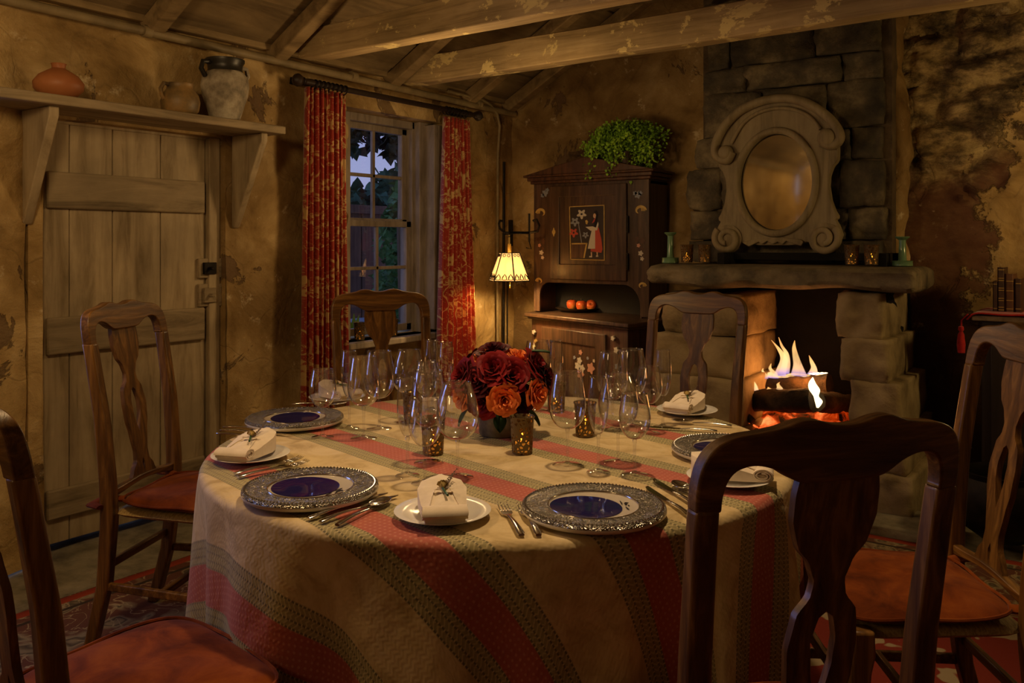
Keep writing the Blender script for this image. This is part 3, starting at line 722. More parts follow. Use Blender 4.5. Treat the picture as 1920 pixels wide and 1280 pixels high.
for a in (-.5, .2, .9, 1.8):
    q = c+Vector((0, .0, -.12)); d = Vector((0, .5*cos(a+1), 1)).normalized(); sd = d.cross(Vector((1, 0, 0)))
    L = .22; g.add([q, q+d*L*.5+sd*.035+Vector((.02,0,0)), q+d*L, q+d*L*.5-sd*.035+Vector((.02,0,0))], [(0,1,2,3)])
g.lathe([(0,-.23),(.04,-.23),(.055,-.13),(0,-.13)], 16, c)
tag(g.build('garden_plant', MAT['fern'], smooth=30), 'bright green leafy plant on the pale table outside the window', 'plant')
def smoothline(p, k=6):
    r = []
    for i in range(len(p)-1):
        p0 = p[max(i-1, 0)]; p1 = p[i]; p2 = p[i+1]; p3 = p[min(i+2, len(p)-1)]
        for j in range(k):
            t_ = j/k; r.append(tuple(.5*((2*b_)+(-a+c_)*t_+(2*a-5*b_+4*c_-d)*t_*t_+(-a+3*b_-3*c_+d)*t_**3) for a, b_, c_, d in zip(p0, p1, p2, p3)))
    r.append(p[-1]); return r
# ============================================================ SHELF ABOVE THE DOOR
sh = thing('wall_shelf', 'thick pale wooden ledge on two wedge brackets above the plank door', 'shelf', (0, 0, 0))
g = G(); g.box(XW-.02, -3.45, 1.47, 2.83, 1.908, 1.948); g.build('shelf_board', MAT['door_h'], sh, bevel=.006)
for y in (1.70, 2.735):
    g = G(); g.prism([(XW+.0, 1.908), (-3.50, 1.908), (-3.50, 1.87), (XW+.018, 1.44), (XW+.0, 1.43)], lambda a, b, d: (a, d, b), y-.02, y+.02)
    g.build('bracket', MAT['door'], sh, bevel=.005)
c = on_x(110, 168, -3.60)
pot = thing('squat_pot', 'squat round terracotta pot with narrow neck at the left of the ledge', 'pot', (-3.60, c.y, 1.948), 0); pot.scale = (.76, .76, .86)
g = G(); g.lathe([(0,0), (.05,.0), (.09,.02), (.125,.055), (.128,.085), (.10,.12), (.055,.145), (.034,.155), (.036,.172), (.040,.178), (.032,.178), (.028,.158), (0,.15)], 36)
g.build('body', MAT['terra'], pot, smooth=70)
c = on_x(338, 200, -3.60)
jug = thing('small_jug', 'small ochre clay jug with a looped handle in the middle of the ledge', 'jug', (-3.60, c.y, 1.948))
g = G(); g.lathe([(0,0), (.06,.0), (.082,.03), (.088,.07), (.080,.105), (.062,.128), (.060,.15), (.064,.155), (.056,.155), (.054,.13), (.072,.10), (.0,.02)], 32, wob=.05)
g.build('body', MAT['jug'], jug, smooth=70)
g = G(); g.tube([(.0,-.06,.145), (.0,-.085,.148), (.0,-.10,.12), (.0,-.095,.09), (0,-.083,.075)], .010, 8); g.build('handle', MAT['jug'], jug)
c = on_x(422, 215, -3.60)
cr = thing('clay_jar', 'tall chalky clay jar with a dark glazed rim and side lugs on the ledge', 'jar', (-3.60, c.y, 1.948))
g = G(); g.lathe([(0,0), (.065,.0), (.085,.06), (.105,.13), (.115,.18), (.108,.225), (.088,.25), (.06,.24), (0,.05)], 36, wob=.06, seed=2); g.build('body', MAT['crock'], cr, smooth=70)
g = G(); g.lathe([(.088,.245), (.082,.262), (.084,.285), (.094,.30), (.094,.312), (.080,.312), (.074,.26), (.07,.245)], 32); g.build('rim', MAT['crock_dark'], cr, smooth=60)
for sgn in (-1, 1):
    g = G(); g.tube([(0,.085*sgn,.29), (0,.125*sgn,.285), (0,.135*sgn,.25), (0,.112*sgn,.215)], .012, 8); g.build('handle', MAT['crock_dark'] if sgn < 0 else MAT['crock'], cr)

# ============================================================ FIREPLACE
fp = thing('stone_fireplace', 'rough stone fireplace with thick mantel slab and lit hearth', 'fireplace', (-1.5, 4.7, 0))
fp.location = (0, 0, 0)
def stonework(courses, name, mat, mort=None):
    g = G(); sd = 0
    for (x0, x1, y0, y1, z0, z1) in courses:
        sd += 1; cx, cy, cz = (x0+x1)/2, (y0+y1)/2, (z0+z1)/2
        g.stone((cx, cy, cz), ((x1-x0)/2*1.0, (y1-y0)/2, (z1-z0)/2*1.0), sd+len(name), .10 if 'chim' in name else .07, 9, .10 if 'chim' in name else .16)
    return g.build(name, mat, fp, smooth=180)
YC = 4.52
# right pier: px edges per course -> world x on plane YC
def xr(px, y=YC): return on_y(px, 700, y).x
def zc(px, py, y=YC): return on_y(px, py, y).z
rp_ = [(1568, 1655, 548, 636), (1578, 1668, 636, 716), (1596, 1690, 716, 810), (1608, 1700, 810, 890), (1620, 1712, 890, 985)]
cs = []
for i, (a, b_, t0, t1) in enumerate(rp_):
    yy = 4.50-.03*i; z1 = zc((a+b_)/2, t0, yy); z0 = max(0, zc((a+b_)/2, t1, yy)); cs.append((xr(a, yy), xr(b_, yy), yy-.02, 5.12, z0, z1))
stonework(cs, 'stone_pier', MAT['stone_tan'])
lp_ = [(1240, 1388, 550, 628), (1222, 1384, 628, 705), (1212, 1392, 705, 790), (1205, 1396, 790, 880), (1200, 1400, 880, 960)]
cs = []
for i, (a, b_, t0, t1) in enumerate(lp_):
    yy = 4.50-.02*i; z1 = zc((a+b_)/2, t0, yy); z0 = max(0, zc((a+b_)/2, t1, yy)); xm = xr(a+(b_-a)*(.55 if i % 2 else .45), yy)
    if i in (0,): cs.append((xr(a, yy), xr(b_, yy), yy, 5.12, z0, z1))
    else: cs.append((xr(a, yy), xm, yy, 5.12, z0, z1)); cs.append((xm, xr(b_, yy), yy-.01, 5.12, z0, z1))
stonework(cs, 'stone_pier', MAT['stone_tan'])
g = G(); ax, bx = -2.215, -.80
def mslab(u, v):
    a = 2*pi*v; x = ax+(bx-ax)*u
    cy_, cz_ = 4.68, 1.172; hy, hz = .285, .062
    ca, sa = cos(a), sin(a); k = 5
    r_ = (abs(ca)**k+abs(sa)**k)**(-1/k)
    end = min(1, min(u, 1-u)/.02)**.5 if min(u, 1-u) < .02 else 1
    e = 1+.07*noise.noise(Vector((x*2.2, ca*1.5, sa*1.5)))+.04*noise.noise(Vector((x*9, ca*3, sa*3)))
    dr = -.02*noise.noise(Vector((x*3, 2, 1))) if sa < 0 else 0
    return (x, cy_+hy*ca*r_*e*(.93+.07*end), cz_+hz*sa*r_*(1+.12*noise.noise(Vector((x*3, ca*2, 5))) if sa < 0 else 1)*(.7+.3*end)+dr)
n_ = 24; rings = [[mslab(i/90, j/n_) for j in range(n_)] for i in range(91)]
g.loft(rings); g.build('mantel', MAT['mantel'], fp, smooth=60)
# chimney breast: individual dark blocks bedded in mortar
g = G(); g.box(-2.08, -1.0, 4.91, 5.30, 1.22, 3.7); g.build('mortar_core', MAT['mortar'], fp)
def yb_(x): return 4.86
rows = [(1.235, [(-2.16, -1.90), (-1.90, -1.30), (-1.30, -1.04)]), (1.37, [(-2.14, -1.88), (-1.88, -1.5), (-1.5, -1.22), (-1.22, -1.02)]), (1.55, [(-2.17, -1.95), (-1.95, -1.55), (-1.55, -1.26), (-1.26, -1.03)]),
        (1.81, [(-2.12, -1.83), (-1.83, -1.49), (-1.49, -1.2), (-1.2, -1.04)]), (1.99, [(-2.06, -1.70), (-1.70, -1.33), (-1.33, -1.03)]), (2.25, [(-2.07, -1.80), (-1.80, -1.25), (-1.25, -1.04)]),
        (2.40, [(-2.04, -1.90), (-1.90, -1.4), (-1.4, -1.05)]), (2.62, [(-2.05, -1.7), (-1.7, -1.05)]), (2.8, [])]
cs = []; rnd = random.Random(6)
for (z0, bl), (z1, _) in zip(rows, rows[1:]):
    for a, b_ in bl: cs.append((a+.004, b_-.004, 4.86+rnd.uniform(-.02, .025), 5.2, z0+.004, z1-.004))
stonework(cs, 'chimney_breast', MAT['stone_dark'])
g = G(); rings = []
for i in range(60):
    z = 1.24+2.2*i/59; w_ = .055+.05*noise.noise(Vector((z*3.1, 1, 0))); xx = -1.01+.05*noise.noise(Vector((z*1.9, 0, 3)))+.02*noise.noise(Vector((z*11, 4, 3)))
    rings.append([(xx+w_*cos(a)*(1+.3*noise.noise(Vector((z*9, a, 2)))), 5.10+.10*sin(a), z) for a in [2*pi*j/10 for j in range(10)]])
g.loft(rings); g.build('plaster_edge', MAT['plaster'], fp, smooth=60)
# firebox
g = G(); x0, x1 = xr(1380), xr(1600)
g.box(x0-.1, x1+.15, 5.22, 5.26, 0, 1.3); g.box(x0-.14, x0-.1, 4.6, 5.26, 0, 1.3); g.box(x1+.10, x1+.14, 4.6, 5.26, 0, 1.3); g.box(x0-.14, x1+.14, 4.75, 5.26, 1.26, 1.3)
g.build('firebox', MAT['dark_tone'], fp)
cs = [(x0-.1, -1.55, 4.45, 5.2, 0, .30), (-1.55, x1+.1, 4.44, 5.2, 0, .29)]
stonework(cs, 'hearth', MAT['stone_dark'])
cs = [(-2.2, -1.7, 4.16, 4.5, -.02, .05), (-1.7, -1.2, 4.15, 4.5, -.02, .045), (-1.2, -.62, 4.14, 4.5, -.02, .055)]
stonework(cs, 'hearth_stone', MAT['floor'])
# fire
grate = thing('fire_grate', 'dark iron grate under the burning logs', 'grate', (-1.42, 4.78, .29)); grate.location = (0, 0, 0)
g = G()
for i in range(9):
    x = -1.72+i*.085; g.bar((x, 4.60, .315), (x, 5.0, .315), .014, .014)
g.bar((-1.75, 4.60, .315), (-1.0, 4.60, .315), .02, .02); g.bar((-1.75, 4.98, .315), (-1.0, 4.98, .315), .02, .02); g.build('grate_bars', MAT['iron'], grate)
for x in (-1.73, -1.05):
    for y in (4.61, 4.97): g = G(); g.bar((x, y, .285), (x, y, .35), .02, .02); g.build('foot', MAT['iron'], grate)
g = G()
def emb(u, v):
    x = -1.80+.76*u; y = 4.57+.42*v
    return (x, y, .33+.05*sin(pi*u)*sin(pi*v)+.045*fb((x*7, y*7, 0), 1.3)+(.06 if v > .5 else 0))
g.grid(60, 36, emb); o = g.build('ember_bed', MAT['ember'], smooth=60); tag(o, 'glowing red ember bed under the burning logs', 'embers', kind='stuff')
def log(a, b_, r, sd, label, mat='log'):
    g = G(); a = Vector(a); b_ = Vector(b_); d = b_-a; n_ = 40; rings = []
    sdv = d.cross(Vector((0,0,1))).normalized(); up = sdv.cross(d).normalized()
    for i in range(n_+1):
        p = a+d*i/n_; ring = []
        for j in range(18):
            an = 2*pi*j/18; e = 1+.16*noise.noise(Vector((i*.10+sd*9, cos(an)*1.6, sin(an)*1.6)))+.09*noise.noise(Vector((i*.45, cos(an)*4+sd, sin(an)*4)))
            ring.append(p+(sdv*cos(an)+up*sin(an))*r*e)
        rings.append(ring)
    g.loft(rings); return tag(g.build('log', MAT[mat], smooth=60), label, 'log', 'logs on the fire')
log(on_y(1335, 752, 4.70), on_y(1525, 750, 4.62), .062, 1, 'charred front log lying lowest across the embers')
log(on_y(1370, 722, 4.92), on_y(1556, 722, 4.86), .060, 2, 'upper rear log burning along its top with small flames')
log(on_y(1530, 752, 4.62), on_y(1590, 758, 4.92), .055, 3, 'short split log end glowing at the right of the fire')
log(on_y(1384, 768, 4.58), on_y(1412, 790, 4.56), .020, 4, 'thin charred stick standing in the embers at left')
def flame(pts_, Y, depth=.45):      # centre line from base to tip with its width
    q = smoothline([(a, b_) for a, b_, w_ in pts_], 6); w0 = smoothline([(w_, 0) for a, b_, w_ in pts_], 6)
    g = G(); rings = []
    for (a, b_), (w_, _) in zip(q, w0):
        p = on_y(a, b_, Y); rr = max(.0008, w_/FPX*4.6/2)
        rings.append([Vector((p.x+rr*cos(t_), p.y+rr*depth*sin(t_), p.z)) for t_ in [2*pi*j/14 for j in range(14)]])
    g.loft(rings); return g
FL = [([(1462, 704, 26), (1466, 690, 20), (1470, 672, 15), (1461, 655, 9), (1446, 637, 1)], 4.85, 'curling pair tip flame at the left above the rear log'),
      ([(1470, 700, 22), (1474, 680, 17), (1474, 662, 10), (1466, 648, 6), (1460, 632, 1)], 4.83, 'tallest thin flame above the rear log, second from the left'),
      ([(1498, 704, 34), (1496, 685, 19), (1492, 668, 13), (1489, 652, 8), (1490, 638, 1)], 4.85, 'tall upright flame in the middle above the rear log'),
      ([(1523, 702, 22), (1526, 690, 12), (1522, 678, 8), (1517, 666, 1)], 4.84, 'short bent flame above the right half of the rear log'),
      ([(1432, 709, 20), (1434, 702, 10), (1430, 695, 5), (1431, 690, 1)], 4.82, 'tiny flame at the left end above the rear log'),
      ([(1448, 708, 26), (1450, 698, 15), (1444, 690, 7), (1446, 681, 1)], 4.82, 'small flame left of the curling tips above the rear log'),
      ([(1393, 733, 22), (1394, 724, 13), (1390, 716, 7), (1388, 710, 1)], 4.66, 'small flame nearest the left over the front log'),
      ([(1412, 737, 26), (1414, 724, 14), (1409, 712, 9), (1405, 703, 1)], 4.66, 'whitish leaning flame over the front log beside the chair post'),
      ([(1440, 738, 40), (1444, 731, 16), (1440, 725, 1)], 4.65, 'low violet flame over the middle of the front log'),
      ([(1462, 736, 22), (1462, 727, 12), (1459, 720, 6), (1462, 716, 1)], 4.65, 'low double flame over the right of the front log')]
for pts_, Y, lb in FL: tag(flame(pts_, Y).build('flame', MAT['fire'], smooth=180), lb, 'flame', 'flames of the fire')
for (x0_, x1_, py, th, Y, lb) in ((1430, 1552, 705, 9, 4.86, 'long low violet flame licking along the top of the rear log'), (1378, 1470, 737, 8, 4.67, 'long low violet flame licking along the top of the front log')):
    pts_ = [(x0_+(x1_-x0_)*i/9, py-3*sin(i*1.7), 1 if i in (0, 9) else th+4*sin(i*2.3)) for i in range(10)]
    g = G(); rings = []
    for (a, b_), (w_, _) in zip(smoothline([(a, b_) for a, b_, _ in pts_], 4), smoothline([(w_, 0) for _, _, w_ in pts_], 4)):
        p = on_y(a, b_, Y); rr = max(.001, w_/FPX*4.6/2); rings.append([Vector((p.x, p.y+rr*.6*cos(t_), p.z+rr*sin(t_))) for t_ in [2*pi*j/12 for j in range(12)]])
    g.loft(rings); tag(g.build('flame', MAT['fire'], smooth=180), lb, 'flame', 'flames of the fire')
g = flame([(1533, 764, 4), (1535, 752, 14), (1530, 742, 10), (1527, 730, 20), (1523, 718, 13), (1524, 707, 1)], 4.58); o = g.build('flame', MAT['fire_hot'], smooth=180)
tag(o, 'brightest white flame at the right end of the front log', 'flame', 'flames of the fire')
for (x0_, x1_, py, Y, lb) in ((1472, 1525, 733, 4.68, 'bright yellow flame strip in the gap between the two logs'), (1516, 1552, 701, 4.83, 'bright yellow flame strip on the right end of the rear log')):
    g = G(); rings = []
    for i in range(15):
        t_ = i/14; p = on_y(x0_+(x1_-x0_)*t_, py-2*t_, Y); rr = .001+.0065*sin(pi*t_)**.6*(1+.3*sin(i*2.1)); rings.append([Vector((p.x, p.y+rr*cos(q), p.z+rr*.8*sin(q))) for q in [2*pi*j/10 for j in range(10)]])
    g.loft(rings); tag(g.build('flame', MAT['fire_hot'], smooth=180), lb, 'flame', 'flames of the fire')

# ============================================================ OVAL MIRROR
YM = 4.80; mc = on_y(1457, 342, YM)
mir = thing('oval_mirror', 'oval mirror in a pale carved scroll frame standing on the mantel', 'mirror', (mc.x, YM, mc.z)); K = 1/1020.0
def mp(px, py): return ((px-783)*K, (585-py)*K)
def fy(u, v, d): return (u, -d, v)
ell = lambda rx, ry, n=72: [(rx*K*cos(2*pi*i/n), ry*K*sin(2*pi*i/n)) for i in range(n)]
half = [(0, 950), (100, 950), (190, 930), (240, 960), (300, 985), (350, 940), (368, 890), (350, 840), (330, 810), (352, 795), (330, 760), (308, 700), (296, 620), (300, 560), (318, 510), (345, 480), (348, 420), (345, 340), (320, 260), (250, 180), (160, 130), (60, 108), (0, 104)]
L_ = [(783-a, b_) for a, b_ in half]; R_ = [(783+a, b_) for a, b_ in half[::-1]]
body = [mp(a, b_) for a, b_ in (L_+R_[1:-1])]
# front plate: ring between outline and oval, resampled by angle
def at_angle(poly, th):
    best = None; d = (cos(th), sin(th))
    for (a, b_) in zip(poly, poly[1:]+poly[:1]):
        ex, ey = b_[0]-a[0], b_[1]-a[1]; det = d[0]*(-ey)+ex*d[1]
        if abs(det) < 1e-12: continue
        t_ = (a[0]*(-ey)+ex*a[1])/det; s_ = (d[0]*a[1]-d[1]*a[0])/det
        if t_ > 0 and -1e-6 <= s_ <= 1+1e-6 and (best is None or t_ > best): best = t_
    return (d[0]*best, d[1]*best)
nn = 180; out = [at_angle(body, 2*pi*i/nn+.001) for i in range(nn)]; inn = [(212*K*cos(2*pi*i/nn+.001), 279*K*sin(2*pi*i/nn+.001)) for i in range(nn)]
g = G(); g.ring(out, inn, fy, -.03, .03); g.build('frame_board', MAT['frame'], mir, smooth=30, bevel=.004)
g = G(); g.prism(ell(206, 275), fy, .0, .008); g.build('mirror_glass', MAT['mirror'], mir, smooth=30)
g = G(); g.tube([(230*K*cos(a), -.036, 298*K*sin(a)) for a in [2*pi*i/90 for i in range(90)]], .020, 12, closed=True, up=(0,1,0)); g.build('oval_moulding', MAT['frame'], mir, smooth=180)
def scroll(cx, cy, r0, r1, a0, turns, sgn, n=50):
    return [((cx-783)*K+K*(r0+(r1-r0)*i/n)*cos(a0+sgn*turns*2*pi*i/n), (585-cy)*K+K*(r0+(r1-r0)*i/n)*sin(a0+sgn*turns*2*pi*i/n)) for i in range(n+1)]
arc = []
pl = [(530, 395), (505, 440), (470, 440), (432, 410), (425, 360), (445, 300), (500, 220), (580, 155), (680, 118), (790, 105), (900, 120), (1000, 170), (1080, 235), (1130, 300), (1148, 350), (1130, 385), (1090, 395), (1050, 375)]
q = smoothline(pl, 6); g = G(); g.tube([(mp(a, b_)[0], -.045, mp(a, b_)[1]) for a, b_ in q], .026, 12, up=(0,1,0), flat=1.3); g.build('arched_moulding', MAT['frame'], mir, smooth=60)
q = smoothline([(520, 345), (590, 235), (680, 178), (790, 160), (890, 176), (980, 225), (1040, 300)], 8); g = G(); g.tube([(mp(a, b_)[0], -.040, mp(a, b_)[1]) for a, b_ in q], .011, 10, up=(0,1,0)); g.build('inner_moulding', MAT['frame'], mir, smooth=60)
for cx, cy, r in ((492, 398, 44), (1080, 352, 52)):
    g = G(); g.T = Matrix.Translation((mp(cx, cy)[0], -.03, mp(cx, cy)[1])) @ Matrix.Rotation(pi/2, 4, 'X'); R = r*K
    g.lathe([(0,.055), (R*.5,.055), (R*.8,.048), (R,.03), (R,0), (0,0)], 32); g.build('scroll', MAT['frame'], mir, smooth=60)
for cx, cy, r, sg in ((500, 912, 86, 1), (1062, 912, 90, -1)):
    R = r*K; g = G(); c0 = mp(cx, cy)
    pts_ = [(c0[0]+sg*R*(.92-.62*i/60)*cos(pi*.75+2*pi*1.35*i/60), -.05-.012*i/60, c0[1]+R*(.92-.62*i/60)*sin(pi*.75+2*pi*1.35*i/60)) for i in range(61)]
    g.tube(pts_, [.022-.006*i/60 for i in range(61)], 10, up=(0,1,0)); 
    g.T = Matrix.Translation((c0[0], -.02, c0[1])) @ Matrix.Rotation(pi/2, 4, 'X'); g.lathe([(0,.04), (R*.35,.04), (R*.5,.03), (R*.98,.02), (R*.98,0), (0,0)], 36)
    g.build('scroll', MAT['frame'], mir, smooth=60)
g = G(); bt = [(592, 935), (640, 918), (790, 905), (930, 915), (950, 930), (935, 955), (890, 940), (850, 925), (830, 945), (800, 930), (770, 945), (740, 925), (710, 945), (690, 930), (630, 958)]
g.prism([mp(a, b_) for a, b_ in bt], fy, .03, .048); g.build('apron_carving', MAT['frame'], mir, bevel=.004)

# ============================================================ CUPBOARD
cb = thing('painted_cupboard', 'dark brown painted folk cupboard with pediment in the corner', 'cupboard', (-2.89, 4.9, 0)); 
UX0, UX1, UY, BY = -.443, .447, 0.0, .27      # local, origin (-2.89, 4.9)
def lz(py, px=1100): return on_y(px, py, 4.9).z
def lx(px): return on_y(px, 400, 4.9).x+2.89
zt_ = 1.765; zn0 = .90; zn1 = lz(532, 1110)
g = G()
arch = []
a0_, a1_ = lx(1012), lx(1200); zarch = zn1
# front board with arched niche cut: polygon
outline = [(UX0, zt_), (UX0, zn0-.02), (a0_-.0, zn0-.02), (a0_+.0, zarch-.16)]+[(a0_+.07*(1-cos(t_)), zarch-.09+.09*sin(t_)) for t_ in [i*pi/16 for i in range(0, 9)]]+\
          [(a1_-.12*(1-sin(t_)), zarch-.14*(1-cos(t_))) for t_ in [i*pi/16 for i in range(0, 9)]]+[(a1_+.0, zarch-.26), (a1_+.012, zn0-.02), (UX1, zn0-.02), (UX1, zt_)]
g.prism(outline, lambda u, v, d: (u, d, v), 0, .02); g.build('front_board', MAT['cab'], cb, bevel=.003)
g = G(); g.box(UX0, UX0+.02, .02, BY, .87, zt_); g.box(UX1-.02, UX1, .02, BY, .87, zt_); g.box(UX0, UX1, .02, BY, zt_-.03, zt_-.005); g.build('side_board', MAT['cab'], cb, bevel=.003)
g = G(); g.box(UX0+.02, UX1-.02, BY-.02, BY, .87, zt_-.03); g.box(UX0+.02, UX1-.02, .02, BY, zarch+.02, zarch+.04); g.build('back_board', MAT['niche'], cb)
g = G()
for (e, z0, z1) in ((.018, zt_, zt_+.02), (.035, zt_+.02, zt_+.045), (.055, zt_+.045, zt_+.06)): g.box(UX0-e, UX1+e, -e, BY, z0, z1)
g.build('cornice', MAT['cab_red'], cb, bevel=.005)
zz = zt_+.06; g = G(); g.prism([(UX0-.05, zz), (UX1+.05, zz), (.0, zz+.105)], lambda u, v, d: (u, d, v), -.05, BY-.04); g.build('pediment', MAT['cab_red'], cb, bevel=.004)
dx0, dx1, dz1, dz0 = lx(1034), lx(1177), lz(386, 1034), lz(525, 1177)
dz1 = lz(350, 1034); dz0 = lz(527, 1177)
dr = G(); fr_ = [(dx0, dz0), (dx1, dz0), (dx1, dz1), (dx0, dz1)]; e1 = .075
inn_ = [(lx(1051), dz0+e1+.03), (lx(1156), dz0+e1+.03), (lx(1156), dz1-e1), (lx(1051), dz1-e1)]
dr.ring(fr_, inn_, lambda u, v, d: (u, d, v), -.022, 0); door_o = dr.build('door', MAT['cab'], cb, bevel=.004)
g = G(); g.prism(inn_, lambda u, v, d: (u, d, v), -.010, 0); g.build('door_panel', MAT['cab'], door_o)
for zc_ in (lz(420, 1178), lz(490, 1178)):
    g = G(); g.tube([(dx1+.008, -.02, zc_-.055), (dx1+.008, -.02, zc_+.055)], .006, 8); g.build('hinge', MAT['iron'], door_o)
g = G(); g.prism([(lx(1042)+.010*cos(t_)*(1+.4*cos(4*t_)), lz(435, 1042)+.030*sin(t_)) for t_ in [2*pi*i/24 for i in range(24)]], lambda u, v, d: (u, d, v), -.026, -.022); g.build('escutcheon', MAT['gilt'], door_o)
# painted picture of a girl among flowers
px0, px1, pz0, pz1 = lx(1069), lx(1135), lz(487, 1100), lz(386, 1100)
PT = lambda a, b_: (px0+(px1-px0)*(a-272)/(543-272), pz1-(pz1-pz0)*(b_-578)/(990-578))
pic = G()
def poly(mi, pts_, d=-.0125): pic.m = mi; pic.prism([PT(a, b_) for a, b_ in pts_], lambda u, v, q: (u, q, v), d, -.010)
def blob(mi, cx, cy, rx, ry, d=-.014, n=14, star=0):
    poly(mi, [(cx+rx*(1+star*cos(5*t_))*cos(t_+.3), cy+ry*(1+star*cos(5*t_))*sin(t_+.3)) for t_ in [2*pi*i/n for i in range(n)]], d)
pm = ['dark_p', 'gilt', 'white_p', 'red_p', 'skin_p', 'blue_p', 'black', 'cab_red']
poly(0, [(278, 585), (537, 585), (539, 983), (284, 983)], -.012)
for a in ([(272, 578), (543, 574), (543, 580), (272, 585)], [(280, 984), (543, 988), (545, 994), (280, 990)], [(272, 578), (278, 578), (287, 990), (281, 990)], [(537, 576), (543, 576), (545, 992), (539, 992)]): poly(1, a, -.013)
poly(7, [(290, 862), (410, 862), (385, 976), (288, 976)], -.0125); poly(1, [(290, 862), (412, 860), (410, 870), (292, 872)], -.013); poly(1, [(403, 862), (415, 862), (392, 976), (382, 976)], -.013)
poly(2, [(448, 765), (474, 765), (474, 905), (418, 905), (430, 840)], -.014); poly(3, [(474, 745), (500, 745), (520, 830), (530, 912), (474, 912)], -.0135); poly(3, [(440, 905), (528, 912), (520, 935), (440, 925)], -.013)
poly(2, [(400, 738), (455, 735), (480, 745), (495, 700), (500, 720), (490, 765), (440, 768)], -.0145); poly(6, [(466, 690), (492, 690), (494, 760), (470, 760)], -.0142)
blob(4, 472, 655, 13, 19, -.0145); poly(6, [(465, 622), (485, 615), (496, 640), (488, 690), (470, 715), (482, 650)], -.0150); poly(3, [(450, 712), (466, 680), (478, 672), (470, 700)], -.0152)
poly(2, [(430, 960), (452, 960), (450, 970), (428, 970)], -.014); poly(2, [(480, 955), (497, 955), (497, 965), (480, 966)], -.014); poly(4, [(440, 930), (450, 930), (450, 962), (442, 962)], -.0138); poly(4, [(484, 930), (494, 930), (494, 958), (486, 958)], -.0138)
for mi, cx, cy, r in ((2, 370, 640, 30), (5, 318, 698, 28), (3, 308, 782, 28), (5, 400, 800, 20)): blob(mi, cx, cy, r, r*1.0, -.0135, 30, .33); blob(0, cx, cy, r*.28, r*.28, -.0145)
poly(1, [(398, 690), (410, 685), (420, 700), (412, 720), (402, 715)], -.013); poly(5, [(340, 700), (346, 700), (372, 860), (366, 860)], -.0122)
pic.build('painted_panel', [MAT[k] for k in pm], door_o, smooth=0)
# painted scrolls and flowers on the stiles
def scrollpaint(parent, cx, cz, s_, flip, mat='gilt', nm='painted_scroll', y=-.0035, dx_=0):
    g = G(); ln = []
    for i in range(22):
        t_ = i/21; a = pi*(.05+1.25*t_); r = s_*(1-.55*t_); ln.append((cx+flip*(r*cos(a)-s_*.2), y, cz+r*.8*sin(a)-s_*.2))
    g.tube(ln, [s_*.20*sin(pi*min(.95, .15+t_*.8)) for t_ in [i/21 for i in range(22)]], 6, flat=1, up=(0,1,0))
    for k in range(3): g.tube([(cx+flip*(s_*(.1+.22*k)), y, cz-s_*.2), (cx+flip*(s_*(.0+.22*k)), y, cz+s_*.35)], s_*.09, 5, up=(0,1,0))
    for i, p in enumerate(g.v): g.v[i] = (p[0], y+(p[1]-y)*.12, p[2])
    g.build(nm, MAT[mat], parent)
scrollpaint(cb, lx(1013), lz(398, 1013), .045, -1); scrollpaint(cb, lx(1203), lz(393, 1203), .045, 1); scrollpaint(cb, lx(1010), lz(526, 1010), .032, -1); scrollpaint(cb, lx(1206), lz(535, 1206), .032, 1)
def posy(parent, cx, cz, spots, y, mats):
    g = G()
    for (a, b_, r, mi) in spots:
        g.m = mi; g.prism([(cx+a+r*(1+.25*cos(5*t_))*cos(t_), cz+b_+r*(1+.25*cos(5*t_))*sin(t_)) for t_ in [2*pi*i/20 for i in range(20)]], lambda u, v, d: (u, d, v), y-.0015-.0003*mi, y)
    g.build('painted_flowers', [MAT[k] for k in mats], parent, smooth=0)
for cx_ in (lx(1014), lx(1200)):
    posy(cb, cx_, lz(460, 1100), [(0, -.02, .022, 0), (.02, .03, .018, 0), (-.02, .04, .016, 0), (.005, -.05, .016, 1), (-.01, .0, .012, 2), (.015, -.085, .012, 1)], 0, ['red_p' if 0 else 'cab_red', 'white_p', 'pink_p'])
posy(cb, lx(1022), lz(362, 1022), [(0, 0, .022, 0), (.018, .02, .014, 0), (-.02, -.015, .014, 0)], 0, ['blue_p']); posy(cb, lx(1196), lz(365, 1196), [(0, 0, .022, 0), (.018, .01, .014, 0), (-.02, .01, .014, 0)], 0, ['blue_p'])
# lower cupboard, its front standing forward and askew
o_ = Vector((-2.89, 4.9)); foot = [(-3.34+2.89, 4.86-4.9), (-2.41+2.89, 4.55-4.9), (-2.37+2.89, 4.80-4.9), (-2.37+2.89, 5.17-4.9), (-3.34+2.89, 5.17-4.9)]
def off(f, e): return [(f[0][0]-e, f[0][1]-e), (f[1][0]+e*.6, f[1][1]-e), (f[2][0]+e, f[2][1]), (f[3][0]+e, f[3][1]), (f[4][0]-e, f[4][1])]
low = thing('low', None, None); bpy.data.objects.remove(low)
g = G(); g.prism(off(foot, -.01), lambda u, v, d: (u, v, d), .0, .835); base_o = g.build('base_carcass', MAT['cab_red'], cb, bevel=.004)
g = G(); g.prism(off(foot, .03), lambda u, v, d: (u, v, d), .845, .872); g.prism(off(foot, .012), lambda u, v, d: (u, v, d), .83, .847); g.build('base_top', MAT['cab'], cb, bevel=.006)
p_ = Vector(foot[0]); q_ = Vector(foot[1]); dd = (q_-p_); nrm = Vector((dd.y, -dd.x)).normalized()
def onf(u, v, d): w_ = p_+dd*u+nrm*(d-.012); return (w_.x, w_.y, v)
g = G(); fo = [(.14, .12), (.80, .12), (.80, .785), (.14, .785)]; fi = [(.24, .2), (.70, .2), (.70, .70), (.24, .70)]
g.ring(fo, fi, onf, 0, .018); ld = g.build('base_door', MAT['cab'], cb, bevel=.004)
